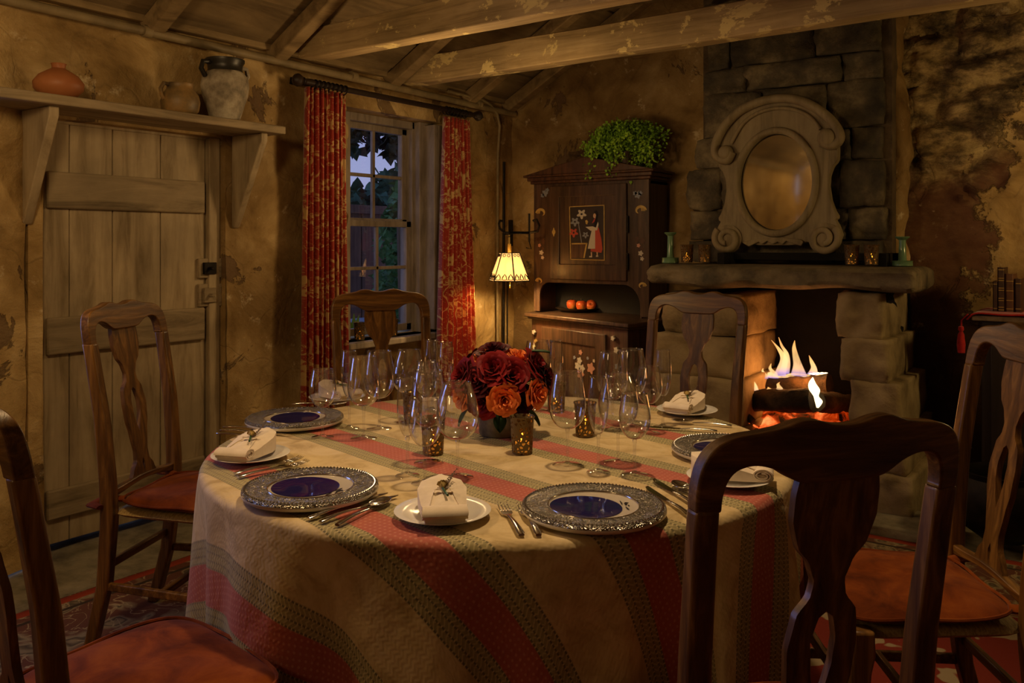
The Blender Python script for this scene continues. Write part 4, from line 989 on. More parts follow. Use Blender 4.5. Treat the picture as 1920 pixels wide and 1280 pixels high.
g = G(); g.prism(fi, onf, 0, .008); g.build('base_door_panel', MAT['cab'], ld)
for (u0, v0, spots) in ((.52, .56, [(0,-.0,.024,0),(.045,-.012,.024,0),(.02,.035,.022,0),(.13,.0,.032,1),(.03,.09,.016,1),(-.03,.05,.012,2),(.1,.06,.010,2),(.16,.05,.010,0),(.03,-.05,.03,1)]),
                        (.90, .70, [(.0,.0,.018,0),(.01,-.1,.018,2),(-.03,.07,.014,0)]), (.05, .74, [(0,0,.014,0),(.02,-.06,.012,3),(0,-.1,.012,3)])):
    g = G()
    for (a, b_, r, mi) in spots:
        g.m = mi; g.prism([(u0+(a+r*(1+.25*cos(5*t_))*cos(t_))/.98, v0+b_+r*(1+.25*cos(5*t_))*sin(t_)) for t_ in [2*pi*i/20 for i in range(20)]], onf, .007, .0205 if u0 == .52 and False else .0195 if u0 != .52 else .0105)
    g.build('painted_flowers', [MAT[k] for k in ('white_p', 'pink_p', 'blue_p', 'gilt')], cb, smooth=0)
# wooden plate and apples in the niche
pc = on_z(1083, 583, .876); pl_ = thing('wooden_plate', 'dark wooden plate holding apples in the cupboard niche', 'plate', (pc.x, pc.y, .873))
g = G(); g.lathe([(0,0), (.10,0), (.13,.012), (.155,.024), (.157,.028), (.12,.016), (0,.010)], 40); g.build('dish', MAT['chest'], pl_)
apple = thing('apple', '', 'apple', group='apples on the wooden plate')
g = G(); R = .038; g.lathe([(0,-.026), (.008,-.033), (.018,-.035), (.031,-.024), (.038,-.002), (.037,.014), (.027,.029), (.013,.033), (.005,.028), (0,.022)], 24); g.build('apple_flesh', MAT['apple'], apple, smooth=180)
g = G(); g.tube([(0,0,.024), (.003,0,.036), (.007,0,.046)], .0018, 6); g.build('stalk', MAT['drystem'], apple)
mk = Maker(apple)
for px, py, lb in ((1072, 571, 'left apple on the wooden plate, red all over'), (1090, 574, 'front middle apple on the wooden plate, yellow streaked'), (1108, 570, 'right apple on the wooden plate, turned on its side')):
    w_ = on_z(px, py+9, .886); w_ = on_y(px, py, pc.y-.02 if px == 1090 else pc.y+.02); o = mk((w_.x, w_.y, .920), px*.7, lb)
    if px == 1108: o.rotation_euler = (1.2, .3, .4)
# fern and bark lump on the cornice
fz = zt_+.06
fern = thing('potted_fern', 'bright green maidenhair fern spilling over the cupboard pediment', 'fern', (-2.66, 4.98, fz+.0)) 
g = G(); g.lathe([(0,0), (.06,0), (.08,.10), (.085,.10), (.085,.115), (.07,.115), (.0,.09)], 28); g.build('pot', MAT['leather2'], fern)
g = G(); st = G(); rnd = random.Random(12)
for k in range(230):
    th = rnd.uniform(0, 2*pi); reach = rnd.uniform(.05, .25)*(1.0 if sin(th) < .2 else .55); up_ = rnd.uniform(.06, .20); dp = rnd.uniform(.0, .24)
    p = [Vector((0, 0, .10))]
    for i in range(1, 13):
        t_ = i/12; r_ = reach*(1-(1-t_)**1.8); z = .10+up_*sin(min(1, t_*1.5)*pi/2)-dp*max(0, t_-.35)**1.4*1.7
        if abs(sin(th))*r_ < .1 and False: pass
        p.append(Vector((cos(th)*r_*1.15, min(.17, sin(th)*r_*.8), max(z, .005 if abs(cos(th)*r_) < .5 and sin(th)*r_*.8 > -.06 else -.12))))
    if k % 3 == 0: st.tube(p[::2], .0012, 4)
    for i in range(3, 13):
        for q in range(5):
            c_ = p[i]+Vector([rnd.gauss(0, .014) for _ in range(3)]); s_ = rnd.uniform(.006, .0115)
            M_ = Matrix.Rotation(rnd.uniform(0, 6.28), 3, 'Z') @ Matrix.Rotation(rnd.uniform(.3, 1.5), 3, 'X')
            g.add([c_+M_ @ Vector(w_)*s_ for w_ in ((0,-1,0), (.9,.1,.1), (.6,.9,0), (0,.7,-.1), (-.6,.9,0), (-.9,.1,.1))], [(0,1,2,3), (0,3,4,5)])
g.build('fronds', MAT['fern'], fern, smooth=0); fern.scale = (1.1, 1.0, 1.12); st.build('stems', MAT['drystem'], fern)
g = G(); g.stone((0, 0, .05), (.10, .06, .055), 5, .5, 8, .7); g.stone((.04, .01, .09), (.06, .05, .035), 9, .5, 6, .8)
o = g.build('bark_lump', MAT['bark'], smooth=60, loc=(-3.02, 5.05, fz+.055)); tag(o, 'lump of brown bark beside the fern on top of the cupboard', 'bark')

# ============================================================ WALL LAMP
lampx, lampy = -3.30, 4.55
lc = on_y(955, 498, lampy); lampx = lc.x; LZ = lc.z
sc = thing('wall_lamp', 'iron swing arm wall lamp with glowing six sided shade in the corner', 'lamp', (lampx, lampy, 0))
zs0, zs1 = on_y(955, 526, lampy).z, on_y(955, 474, lampy).z
bpy.data.objects['sconce_bulb_light'].location = (lampx, lampy, (zs0+zs1)/2+.01)
R0, R1 = .138, .068
for k in range(6):
    a0_, a1_ = [radians(60*k+20+q) for q in (0, 60)]
    P = [Vector((R0*cos(a0_), R0*sin(a0_), zs0)), Vector((R0*cos(a1_), R0*sin(a1_), zs0)), Vector((R1*cos(a1_), R1*sin(a1_), zs1)), Vector((R1*cos(a0_), R1*sin(a0_), zs1))]
    nv = ((P[1]-P[0]).cross(P[3]-P[0])).normalized()*.002
    g = G(); g.loft([[p-nv for p in P], [p+nv for p in P]]); pan = g.build('shade_panel', MAT['shade'], sc, smooth=0)
    g = G()
    def pp(u, v): return (P[0].lerp(P[1], u)).lerp(P[3].lerp(P[2], u), v)+nv*2
    for cx_ in (.17, .5, .83):
        g.tube([pp(cx_+.12*cos(t_)*(1-.3*sin(t_)), .13+.09*sin(t_)) for t_ in [2*pi*i/12 for i in range(12)]], .0022, 5, closed=True)
        g.tube([pp(cx_-.14, .04), pp(cx_, .25), pp(cx_+.14, .04)], .0025, 5)
    for cx_ in (.3, .7): g.tube([pp(cx_+.12*cos(t_), .91+.05*sin(t_)) for t_ in [2*pi*i/10 for i in range(10)]], .0022, 5, closed=True)
    g.build('scroll_band', MAT['iron'], pan)
g = G()
for k in range(6):
    a = radians(60*k+20); a2 = radians(60*k+80)
    A, B = Vector((R0*cos(a), R0*sin(a), zs0)), Vector((R1*cos(a), R1*sin(a), zs1)); A2, B2 = Vector((R0*cos(a2), R0*sin(a2), zs0)), Vector((R1*cos(a2), R1*sin(a2), zs1))
    g.tube([A, B], .0045, 6); g.tube([A, A2], .004, 6); g.tube([B, B2], .0035, 6)
g.build('shade_frame', MAT['iron'], sc)
g = G(); g.lathe([(0,.035), (.012,.032), (.022,.012), (.024,-.005), (.016,-.025), (0,-.034)], 16, (0, 0, (zs0+zs1)/2)); g.build('bulb', MAT['shade_hot'], sc, smooth=180)
bpy.data.objects['sconce_bulb_light'].data.shadow_soft_size = .02; bpy.data.objects['sconce_bulb_light'].location.z -= .06
g = G(); g.tube([(0,0,(zs0+zs1)/2+.033), (0,0,zs1+.06)], .012, 10); g.tube([(0,0,zs1+.06), (0,0,zs1+.12)], .006, 8); g.build('socket', MAT['gold'], sc)
g = G(); g.tube([(.02,-.02,(zs0+zs1)/2), (.02,-.02,zs0-.035)], .0015, 5); g.lathe([(0,0), (.004,.003), (.004,.02), (0,.024)], 8, (.02,-.02,zs0-.05)); g.build('pull_cord', MAT['gold'], sc)
zb_ = on_y(955, 436, lampy).z
wx = XW+.06-lampx; wy = 5.02-lampy
g = G(); g.tube([(0,0,zb_-.03), (0,0,zb_), (wx*.4, wy*.5, zb_), (wx*.8, wy*.95, zb_)], .007, 8); 
g.tube([(-.02,-.05,zb_+.075), (-.03,-.06,zb_+.08), (-.045,-.055,zb_+.06), (-.05,-.04,zb_+.03), (-.03,-.02,zb_+.0), (0,0,zb_)], .008, 8)
g.build('scroll_arm', MAT['iron'], sc)
g = G(); g.tube([(.05,.16,zb_-.06), (.05,.16,zb_+.13)], .007, 8); g.tube([(0,0,zb_), (.05,.16,zb_), (.11,.17,zb_+.01), (.13,.16,zb_+.05), (.115,.15,zb_+.09), (.09,.15,zb_+.08)], .009, 8); g.tube([(.05,.16,zb_-.06), (.06,.17,zb_-.11), (.03,.15,zb_-.10)], .004, 6)
g.build('hook', MAT['iron'], sc)
g = G(); g.bar((wx*.8, wy*.95, zb_-.09), (wx*.8, wy*.95, zb_+.10), .03, .02); g.bar((wx*.8, wy*.95, zb_), (wx+.0, wy, zb_), .015, .015); g.build('wall_plate', MAT['iron'], sc, bevel=.003)

# ============================================================ CHEST AT THE RIGHT, BOOKS
ch = thing('tall_chest', 'tall black chest under a red fringed runner at the right wall', 'chest', (.2, 4.95, 0))
g = G(); g.box(-.76, .5, -.18, .20, .04, .97); g.build('body', MAT['chest'], ch, bevel=.006)
g = G(); g.box(-.80, .54, -.21, .21, .97, .995); g.build('top_board', MAT['door_h'], ch, bevel=.006)
for x0_ in (-.72, -.12): g = G(); g.box(x0_, x0_+.56, -.192, -.18, .12, .90); dd_ = g.build('door', MAT['chest'], ch, bevel=.006); g = G(); g.tube([(x0_+(.5 if x0_ < -.5 else .06), -.192, .55), (x0_+(.5 if x0_ < -.5 else .06), -.215, .55)], .012, 10); g.build('knob', MAT['iron'], dd_)
for (a, b_) in ((-.74, -.16), (.46, -.16), (-.74, .17), (.46, .17)): g = G(); g.bar((a, b_, 0), (a, b_, .05), .05, .05); g.build('foot', MAT['chest'], ch)
rn = thing('red_runner', 'red chenille runner lying on the tall black chest', 'cloth', (.2, 4.95, .996))
def rf(u, v): return (-.815+1.3*u, -.225+.44*v, .006+.004*noise.noise(Vector((u*12, v*8, 0)))-(.03*max(0, (.02-u)/.02)))
g = G(); g.grid(60, 20, rf); o = g.build('runner_cloth', MAT['redcloth'], rn, smooth=60); s_ = o.modifiers.new('t', 'SOLIDIFY'); s_.thickness = .008; s_.offset = 1
g = G(); tx, ty = -.845, -.20
g.tube([(tx+.03, ty, .005), (tx, ty, -.03), (tx, ty, -.06)], .004, 6)
g.lathe([(0,-.055), (.012,-.06), (.014,-.075), (.008,-.085), (.016,-.10), (.020,-.15), (.018,-.19), (0,-.19)], 20, (tx, ty, 0), wob=.3); g.build('tassel', MAT['redcloth'], rn)
def book(px, py0, py1, wpx, mat, label, bands):
    y = 4.93; x = on_y(px, py1, y-.07).x; z0 = 1.010; h = (py1-py0)/FPX*4.15; w_ = wpx/FPX*4.15
    b = thing('book', label, 'book', (x, y, z0), 0, 'books on the tall chest')
    g = G(); g.prism([(-w_/2, .07), (-w_/2, -.06), (-w_*.3, -.072), (w_*.3, -.072), (w_/2, -.06), (w_/2, .07), (w_/2-.004, .07), (w_/2-.004, -.055), (-w_/2+.004, -.055), (-w_/2+.004, .07)], lambda u, v, d: (u, v, d), 0, h); g.build('cover', MAT[mat], b, bevel=.001)
    g = G(); g.box(-w_/2+.004, w_/2-.004, -.055, .064, .004, h-.004); g.build('pages', MAT['linen'], b)
    g = G()
    for f_ in bands: g.prism([(-w_*.52, -.055), (-w_*.31, -.0745), (w_*.31, -.0745), (w_*.52, -.055)], lambda u, v, d: (u, v, d), h*f_, h*f_+.003)
    g.build('spine_bands', MAT['gold'], b)
book(1866, 530, 588, 9, 'leather2', 'short dark book at the left of the books on the chest', (.1, .9))
book(1877, 503, 588, 13, 'leather2', 'tallest book on the chest, dark leather with gold tooled spine', (.04, .1, .25, .3, .48, .53, .7, .75, .94))
book(1893, 515, 588, 16, 'leather', 'thick brown leather book between the tallest book and the room lamp side', (.08, .3, .55, .8))
book(1909, 524, 588, 12, 'leather2', 'dark book at the right of the books on the chest', (.1, .85))
cauldron = thing('iron_cauldron', 'round black iron cauldron on the floor between fireplace and right chair', 'cauldron', (-.42, 4.30, 0))
g = G(); g.lathe([(0,.04), (.09,.05), (.16,.10), (.19,.18), (.18,.27), (.155,.32), (.165,.345), (.15,.345), (.14,.30), (.16,.2), (.08,.08), (0,.07)], 36); g.build('bowl', MAT['iron'], cauldron)
for k in range(3): g = G(); a = k*2.09; g.tube([(.1*cos(a), .1*sin(a), .08), (.13*cos(a), .13*sin(a), 0)], .012, 8); g.build('leg', MAT['iron'], cauldron)
# ============================================================ RUG
g = G(); g.grid(90, 80, lambda u, v: (-3.25+4.9*u, -1.2+5.34*v, .012+.004*fb((u*9, v*9, 1), 1)))
o = g.build('oriental_rug', MAT['rug'], smooth=180); s_ = o.modifiers.new('t', 'SOLIDIFY'); s_.thickness = .008; s_.offset = -1
tag(o, 'faded oriental rug with a red border under the round table', 'rug')
# ============================================================ TABLE AND CLOTH
TX, TY, TR, TZ = -1.496, 2.015, .826, .757
tb = thing('round_table', 'round dining table hidden under the striped cloth', 'table', (TX, TY, 0))
g = G(); g.lathe([(0,.715), (.80,.715), (.81,.72), (.812,.745), (.80,.75), (0,.75)], 64); g.build('tabletop', MAT['oak'], tb)
for k in range(4):
    a = radians(45+90*k); g = G(); g.bar((.52*cos(a), .52*sin(a), .0), (.5*cos(a), .5*sin(a), .72), .05, .05, w2=.07, h2=.07); g.build('leg', MAT['oak'], tb, bevel=.006)
g = G(); NA = 420; prof = []
for i in range(1, 21): prof.append(('t', TR*i/20*.985))
for i in range(1, 6): prof.append(('e', i/5))
for i in range(1, 41): prof.append(('d', i/40))
vs = [(TX, TY, TZ)]; uvs = [(0, 0)]; fs = []
rnd = random.Random(2)
def foldfn(th):
    return .5*sin(th*11+.6)+.34*sin(th*17+2.1+.8*sin(th*3))+.25*sin(th*7+1.0)+.18*sin(th*29+.5)
for kind, val in prof:
    for j in range(NA):
        th = 2*pi*j/NA
        if kind == 't': r = val; z = TZ+.0012*noise.noise(Vector((r*cos(th)*7, r*sin(th)*7, 0))); s_ = val
        elif kind == 'e':
            a = val*pi/2; r = TR*.985+.022*sin(a); z = TZ-.022*(1-cos(a)); s_ = TR*.985+.035*val
        else:
            L = .70*val; f_ = foldfn(th); amp = .070*(val**.7); taper = .02*val
            r = TR*.985+.022+taper+amp*f_-.012*val*noise.noise(Vector((cos(th)*4, sin(th)*4, L*3))); z = TZ-.022-L; s_ = TR*.985+.035+L*(1+.02*f_)
        vs.append((TX+r*cos(th), TY+r*sin(th), z)); uvs.append((s_*cos(th), s_*sin(th)))
for j in range(NA): fs.append((0, 1+j, 1+(j+1) % NA))
for i in range(len(prof)-1):
    for j in range(NA): fs.append((1+i*NA+j, 1+(i+1)*NA+j, 1+(i+1)*NA+(j+1) % NA, 1+i*NA+(j+1) % NA))
g.add(vs, fs); g.uv = {i: u for i, u in enumerate(uvs)}
tc_ = g.build('tablecloth', MAT['cloth'], smooth=180); tag(tc_, 'beige tablecloth with pink and green woven stripes draped over the round table', 'tablecloth')
TT = TZ+.0025
# ============================================================ CHAIRS
def yb(z):
    pts_ = [(0, -.075), (.2, -.022), (.42, 0), (.55, -.004), (.75, -.022), (.95, -.055), (1.13, -.088)]
    for (a, b_), (c_, d) in zip(pts_, pts_[1:]):
        if z <= c_: t_ = (z-a)/(c_-a); t_ = t_; return b_+(d-b_)*t_
    return pts_[-1][1]
def xpost(z): return .178+.014*min(1, z/.5)+.012*max(0, (z-.5)/.5)
def lint(tab, z):
    if z >= tab[0][0]: return tab[0][1]
    for (a, b_), (c_, d) in zip(tab, tab[1:]):
        if z >= c_: t_ = (z-a)/(c_-a); t_ = t_*t_*(3-2*t_) if abs(d-b_) > .012 else t_; return b_+(d-b_)*t_
    return tab[-1][1]
chair = thing('dining_chair', '', 'chair', group='splat backed chairs around the table')
for sgn in (-1, 1):
    g = G(); rings = []
    for i in range(31):
        z = .99*i/30; x = sgn*xpost(z); y = yb(z); w_ = .0365+.008*(1-abs(z-.42)/.6); d_ = .038+.008*(1-min(1, abs(z-.42)/.5))
        rings.append([(x-w_/2, y-d_/2, z), (x+w_/2, y-d_/2, z), (x+w_/2, y+d_/2, z), (x-w_/2, y+d_/2, z)])
    g.loft(rings); g.build('back_post', MAT['oak'], chair, smooth=30, bevel=.007, bseg=3)
cp = lambda p: [tuple(q) for q in smoothline(p, 4)]
outer_h = cp([(.2215, .985), (.222, 1.02), (.216, 1.055), (.200, 1.08), (.172, 1.094), (.135, 1.099), (.105, 1.104), (.075, 1.113), (.048, 1.112), (.022, 1.105), (0, 1.103)])
inner_h = cp([(.1845, .985), (.184, 1.008), (.178, 1.031), (.166, 1.045), (.146, 1.051), (.125, 1.049), (.103, 1.041), (.085, 1.030), (.066, 1.022), (.034, 1.020), (0, 1.020)])
g = G(); rings = []
for (ox, oz), (ix, iz) in list(zip(outer_h, inner_h))+[((-a, b_), (-c_, d)) for (a, b_), (c_, d) in list(zip(outer_h, inner_h))[::-1][1:]]:
    cv = lambda x: -.018*(1-(x/.21)**2)
    rings.append([(ox, yb(oz)-.017+cv(ox), oz), (ox, yb(oz)+.015+cv(ox), oz), (ix, yb(iz)+.017+cv(ix), iz), (ix, yb(iz)-.017+cv(ix), iz)])
g.loft(rings); g.build('crest_rail', MAT['oak_h'], chair, smooth=40, bevel=.007, bseg=3)
W_ = [(1.03, .066), (1.0, .071), (.96, .071), (.925, .060), (.89, .036), (.865, .026), (.845, .030), (.81, .052), (.76, .060), (.71, .056), (.66, .044), (.60, .032), (.57, .036), (.54, .058), (.515, .070)]
Hh = [(.815, 0), (.805, .013), (.77, .022), (.73, .020), (.69, .010), (.665, 0)]
g = G()
for sgn in (-1, 1):
    rings = []
    for i in range(61):
        z = 1.03-.515*i/60; w_ = lint(W_, z); h_ = lint(Hh, z) if .66 < z < .82 else 0
        h2 = .008*max(0, 1-abs(z-.555)/.02) if .53 < z < .58 else 0; h_ = max(h_, h2); y = yb(z)-.018*min(1, max(0, (z-.5)/.3)); t_ = .0075
        rings.append([(sgn*h_, y-t_, z), (sgn*w_, y-t_, z), (sgn*w_, y+t_, z), (sgn*h_, y+t_, z)])
    g.loft(rings)
g.build('splat', MAT['oak'], chair, smooth=30)
g = G(); rings = []
for i in range(21):
    x = -.186+.372*i/20; z = .500+.012*cos(x/.186*pi*.5)**2; h_ = .032
    rings.append([(x, yb(.51)-.012, z-h_/2-.008*(1-(x/.186)**2)*-1), (x, yb(.51)+.012, z-h_/2+.008*(1-(x/.186)**2)), (x, yb(.51)+.012, z+h_/2-.006), (x, yb(.51)-.012, z+h_/2-.006)])
g.loft(rings); g.build('cross_rail', MAT['oak_h'], chair, smooth=40, bevel=.003)
for sgn in (-1, 1):
    g = G(); rings = []
    for z, x, y, w_ in ((.455, .222, .395, .050), (.40, .222, .395, .052), (.36, .226, .40, .044), (.30, .226, .402, .042), (.18, .220, .396, .034), (.06, .216, .392, .028), (.02, .218, .396, .034), (0, .218, .396, .034)):
        rings.append([(sgn*x-w_/2, y-w_/2, z), (sgn*x+w_/2, y-w_/2, z), (sgn*x+w_/2, y+w_/2, z), (sgn*x-w_/2, y+w_/2, z)])
    g.loft(rings[::-1]); g.build('front_leg', MAT['oak'], chair, smooth=40, bevel=.007, bseg=2)
for a, b_ in (((-.186, -.03, .20), (-.222, .395, .19)), ((.186, -.03, .20), (.222, .395, .19)), ((-.22, .395, .27), (.22, .395, .27)), ((-.205, .2, .196), (.205, .2, .196)), ((-.185, -.02, .26), (.185, -.02, .26))):
    g = G(); g.bar(a, b_, .018, .026); g.build('stretcher', MAT['oak_h'], chair, bevel=.004)
def seatpad(g, z0, z1, hw0, hw1, y0, y1, p=5, noise_=0, dome=0, nu=30, nv=26, edge=.5):
    vs = []; fs = []
    for side in (1, -1):
        b = len(vs)
        for j in range(nv+1):
            for i in range(nu+1):
                u = -1+2*i/nu; v = -1+2*j/nv
                m_ = max(abs(u), abs(v)); k = 1 if m_ == 0 else m_/((abs(u)**p+abs(v)**p)**(1/p))
                uu, vv = u*k, v*k
                q = (max(abs(uu), abs(vv), 1e-6) if False else (abs(uu)**p+abs(vv)**p)**(1/p))
                e = (max(0, 1-q**3))**edge
                y = (y0+y1)/2+(y1-y0)/2*vv; hw = hw0+(hw1-hw0)*(y-y0)/(y1-y0); x = hw*uu
                zc_ = (z0+z1)/2; z = zc_+side*(z1-z0)/2*e
                if side > 0: z += dome*(1-q*q)+noise_*noise.noise(Vector((x*9, y*9, 2)))*e
                vs.append((x, y, z))
        for j in range(nv):
            for i in range(nu):
                a = b+j*(nu+1)+i; fs.append((a, a+1, a+nu+2, a+nu+1) if side > 0 else (a, a+nu+1, a+nu+2, a+1))
    g.add(vs, fs)
g = G(); seatpad(g, .415, .452, .185, .226, -.005, .405, 9, 0, .004, edge=.35); g.build('rush_seat', MAT['rush'], chair, smooth=60)
cush = thing('seat_cushion', '', 'cushion', group='rust velvet cushions on the chairs')
g = G(); seatpad(g, .452, .488, .195, .245, .012, .43, 5, .010, .009, edge=.45); cb_o = g.build('pad', MAT['velvet'], cush, smooth=80)
g = G(); n_ = 80; pp_ = []
for i in range(n_):
    a = 2*pi*i/n_; p = 5; k = (abs(cos(a))**p+abs(sin(a))**p)**(-1/p); v = sin(a)*k; y = .221+.209*v; hw = .195+.05*(y-.012)/.418
    pp_.append((hw*cos(a)*k*1.005, y, .475+.003*sin(a*5)))
g.tube(pp_, .0045, 6, closed=True); g.build('piping', MAT['velvet'], cush)
for sgn in (-1, 1):
    g = G(); g.tube([(sgn*.15, .03, .475), (sgn*.165, -.01, .478), (sgn*.175, -.045, .474), (sgn*.215, -.045, .470), (sgn*.225, -.01, .466)], [.018, .020, .018, .020, .014], 10, flat=.5, up=(0,0,1)); g.build('tie', MAT['velvet'], cush)
mkc = Maker(chair); mkq = Maker(cush)
for (cx, cy, fx, fy_, lb, cl) in (
    (-1.30, 2.99, .985, -.17, 'dark oak splat back chair at the left in front of the plank door', 'rust velvet cushion on the chair in front of the plank door'),
    (-.90, 1.545, .67, .74, 'chair cut off by the left frame edge, only one post and cushion in view', 'rust velvet cushion at the bottom left corner beside the tablecloth'),
    (-.555, 3.70, .397, -.918, 'pale oak splat back chair in front of the window', 'rust velvet cushion on the chair in front of the window'),
    (.745, 3.545, -.60, -.80, 'oak splat back chair standing in front of the left side of the fireplace', 'rust velvet cushion on the chair before the fireplace'),
    (.445, 1.285, -.29, .957, 'large dark chair back silhouetted nearest the viewer before the fire', 'rust velvet cushion on the nearest chair, mostly out of the frame'),
    (1.20, 2.13, -1, .05, 'dark shadowed chair at the right frame edge below the black chest', 'rust velvet cushion at the right seen through the nearest chair back')):
    X_, Y_ = from_cam(cx, cy); F_ = from_cam(fx, fy_); rz_ = atan2(-F_[0], F_[1])
    sc_ = {.445: (1, .86, .982), -1.30: (1, 1, 1.02), -.90: (1, 1, .975)}.get(cx); mkc((X_, Y_, .012), rz_, lb, sc_); mkq((X_, Y_, .012), rz_, cl, sc_)

# ============================================================ TABLEWARE
def bowl_prof(pts_, th=.0011):
    q = smoothline(pts_, 5); return q+[(q[-1][0]-th*.5, q[-1][1]+th*.4)]+[(max(0, r-th), z+(th if r < .012 else 0)) for r, z in q[::-1]]
def make_glass(name, cat, stem_h, foot_r, bowl, group):
    o = thing(name, '', cat, group=group)
    g = G(); b0 = [(0, stem_h)]+bowl; g.lathe(bowl_prof(b0), 40); rr_, rz_ = bowl[-1]; g.tube([(rr_*cos(2*pi*i/48), rr_*sin(2*pi*i/48), rz_+.0004) for i in range(48)], .0009, 6, closed=True); g.build('bowl', MAT['goblet'], o, smooth=180)
    g = G(); g.lathe([(0, stem_h-.001), (.0060, stem_h-.002), (.0042, stem_h-.012), (.0036, stem_h*.5), (.0040, .018), (.007, .009), (0, .0085)], 16); g.build('stem', MAT['stem'], o, smooth=180)
    g = G(); g.lathe([(foot_r*.97, .0002), (foot_r, .0010), (foot_r*.97, .0020), (foot_r*.5, .0035), (.010, .0065), (.006, .0095), (0, .0095)], 40); g.build('foot', MAT['goblet'], o, smooth=70)
    return Maker(o)
GT = {'flute': make_glass('champagne_flute', 'glass', .100, .031, [(.010, .103), (.019, .122), (.0255, .155), (.027, .185), (.0245, .220), (.0215, .248)], 'champagne flutes on the table'),
      'white': make_glass('white_wine_glass', 'glass', .092, .034, [(.018, .096), (.034, .116), (.0405, .140), (.039, .165), (.0345, .19), (.031, .208)], 'small wine glasses on the table'),
      'red': make_glass('red_wine_glass', 'glass', .098, .040, [(.022, .102), (.040, .120), (.0485, .148), (.048, .178), (.043, .215), (.0375, .248)], 'large red wine glasses on the table'),
      'ball': make_glass('balloon_wine_glass', 'glass', .098, .040, [(.026, .102), (.047, .122), (.054, .150), (.052, .180), (.044, .212), (.034, .240)], 'balloon wine glasses on the table')}
GL = [('white', 605, 820, 'small wine glass standing alone at the left, nearest the left rear charger'),
      ('flute', 655, 803, 'champagne flute in the left group behind the large glasses'),
      ('red', 682, 822, 'large wine glass at the front of the left group'),
      ('red', 711, 804, 'large wine glass at the right of the left group'),
      ('ball', 766, 792, 'balloon glass in front of the window chair, behind the front glass cluster'),
      ('flute', 810, 768, 'flute behind the balloon glass left of the roses'),
      ('flute', 836, 775, 'flute touching the left edge of the roses from behind'),
      ('white', 800, 797, 'small wine glass half hidden behind the front left flute'),
      ('flute', 764, 892, 'tall flute at the left of the front glass cluster'),
      ('white', 797, 906, 'small wine glass at the front of the cluster just behind the napkin'),
      ('ball', 858, 895, 'balloon glass in front of the left side of the tin vase'),
      ('red', 804, 868, 'wine glass at the rear of the front left cluster beside a votive'),
      ('white', 982, 768, 'small glass partly hidden behind the right top of the roses'),
      ('red', 1008, 770, 'large glass behind the right side of the roses'),
      ('flute', 1042, 768, 'flute standing right behind the roses before the cupboard'),
      ('red', 1064, 872, 'large wine glass at the left of the right hand group'),
      ('flute', 1122, 886, 'flute at the front of the right hand group'),
      ('ball', 1159, 868, 'balloon glass in the middle of the right hand group'),
      ('white', 1190, 890, 'small wine glass at the right front of the right hand group'),
      ('red', 1148, 806, 'large wine glass at the left of the rear right group'),
      ('red', 1184, 798, 'tallest rim of the rear right group, a large wine glass before the cupboard'),
      ('white', 1217, 812, 'small wine glass of the rear right group beside the flute'),
      ('flute', 1243, 800, 'flute at the far right beside the napkin before the fireplace chair')]
for k, px, py, lb in GL:
    p = on_z(px, py, TT); GT[k]((p.x, p.y, TT), px*.1, lb)
# charger plates
chg = thing('charger_plate', '', 'plate', group='silver rimmed charger plates')
g = G(); g.lathe([(0, 0), (.125, 0), (.152, .006), (.1585, .012), (.158, .016), (.150, .016), (.10, .012), (0, .010)], 72); g.build('base_plate', MAT['china'], chg, smooth=60)
g = G(); g.lathe([(.098, .016), (.100, .021), (.106, .0215), (.112, .0195), (.145, .0235), (.153, .0245), (.1565, .0225), (.158, .0165), (.13, .0145), (.099, .0135)], 96); g.build('embossed_rim', MAT['pewter'], chg, smooth=50)
g = G()
for i in range(110):
    a = 2*pi*i/110; c_ = (.1505*cos(a), .1505*sin(a), .0245); s_ = .0030
    g.add([(c_[0]+s_*x, c_[1]+s_*y, c_[2]+s_*z) for x, y, z in ((1,0,0), (0,1,0), (-1,0,0), (0,-1,0), (0,0,1), (0,0,-1), (.6,.6,.5), (-.6,.6,.5), (-.6,-.6,.5), (.6,-.6,.5))],
          [(4,6,0), (4,1,6), (4,7,1), (4,2,7), (4,8,2), (4,3,8), (4,9,3), (4,0,9), (6,1,0), (7,2,1), (8,3,2), (9,0,3)])
g.tube([(.0995*cos(2*pi*i/90), .0995*sin(2*pi*i/90), .0205) for i in range(90)], .0022, 6, closed=True)
g.build('beaded_edge', MAT['silver'], chg, smooth=60)
g = G(); g.lathe([(0, .0125), (.06, .0135), (.09, .0165), (.0985, .0195), (.0985, .012), (0, .011)], 72); g.build('well', MAT['china_grey'], chg, smooth=60)
g = G(); o_x = -.017
n_ = 60; vs = [(o_x, 0, .0142)]; fs = []
for k in (1, 2, 3, 4):
    for i in range(n_):
        r = .079*k/4; x, y = o_x+r*cos(2*pi*i/n_), r*sin(2*pi*i/n_); q = sqrt(x*x+y*y); vs.append((x, y, .0138+.0004+max(0, (q-.05))*.075+max(0, q-.085)*.15))
for i in range(n_): fs.append((0, 1+i, 1+(i+1) % n_))
for k in range(3):
    for i in range(n_): fs.append((1+k*n_+i, 1+(k+1)*n_+i, 1+(k+1)*n_+(i+1) % n_, 1+k*n_+(i+1) % n_))
g.add(vs, fs); g.build('navy_disc', MAT['navy'], chg, smooth=180)
g = G()
for (x, y, rx, ry) in ((.074, .012, .008, .003), (.066, .022, .013, .0015), (.078, .0, .005, .0015), (.070, -.016, .010, .0012), (.077, .019, .004, .004), (.072, -.024, .006, .0012)):
    g.prism([(x+ry*cos(t_)*(1+.3*cos(3*t_)), y+rx*sin(t_)) for t_ in [2*pi*i/12 for i in range(12)]], lambda u, v, d: (u, v, d), .0155, .0168)
g.build('brush_drawing', MAT['black'], chg, smooth=0)
mk = Maker(chg)
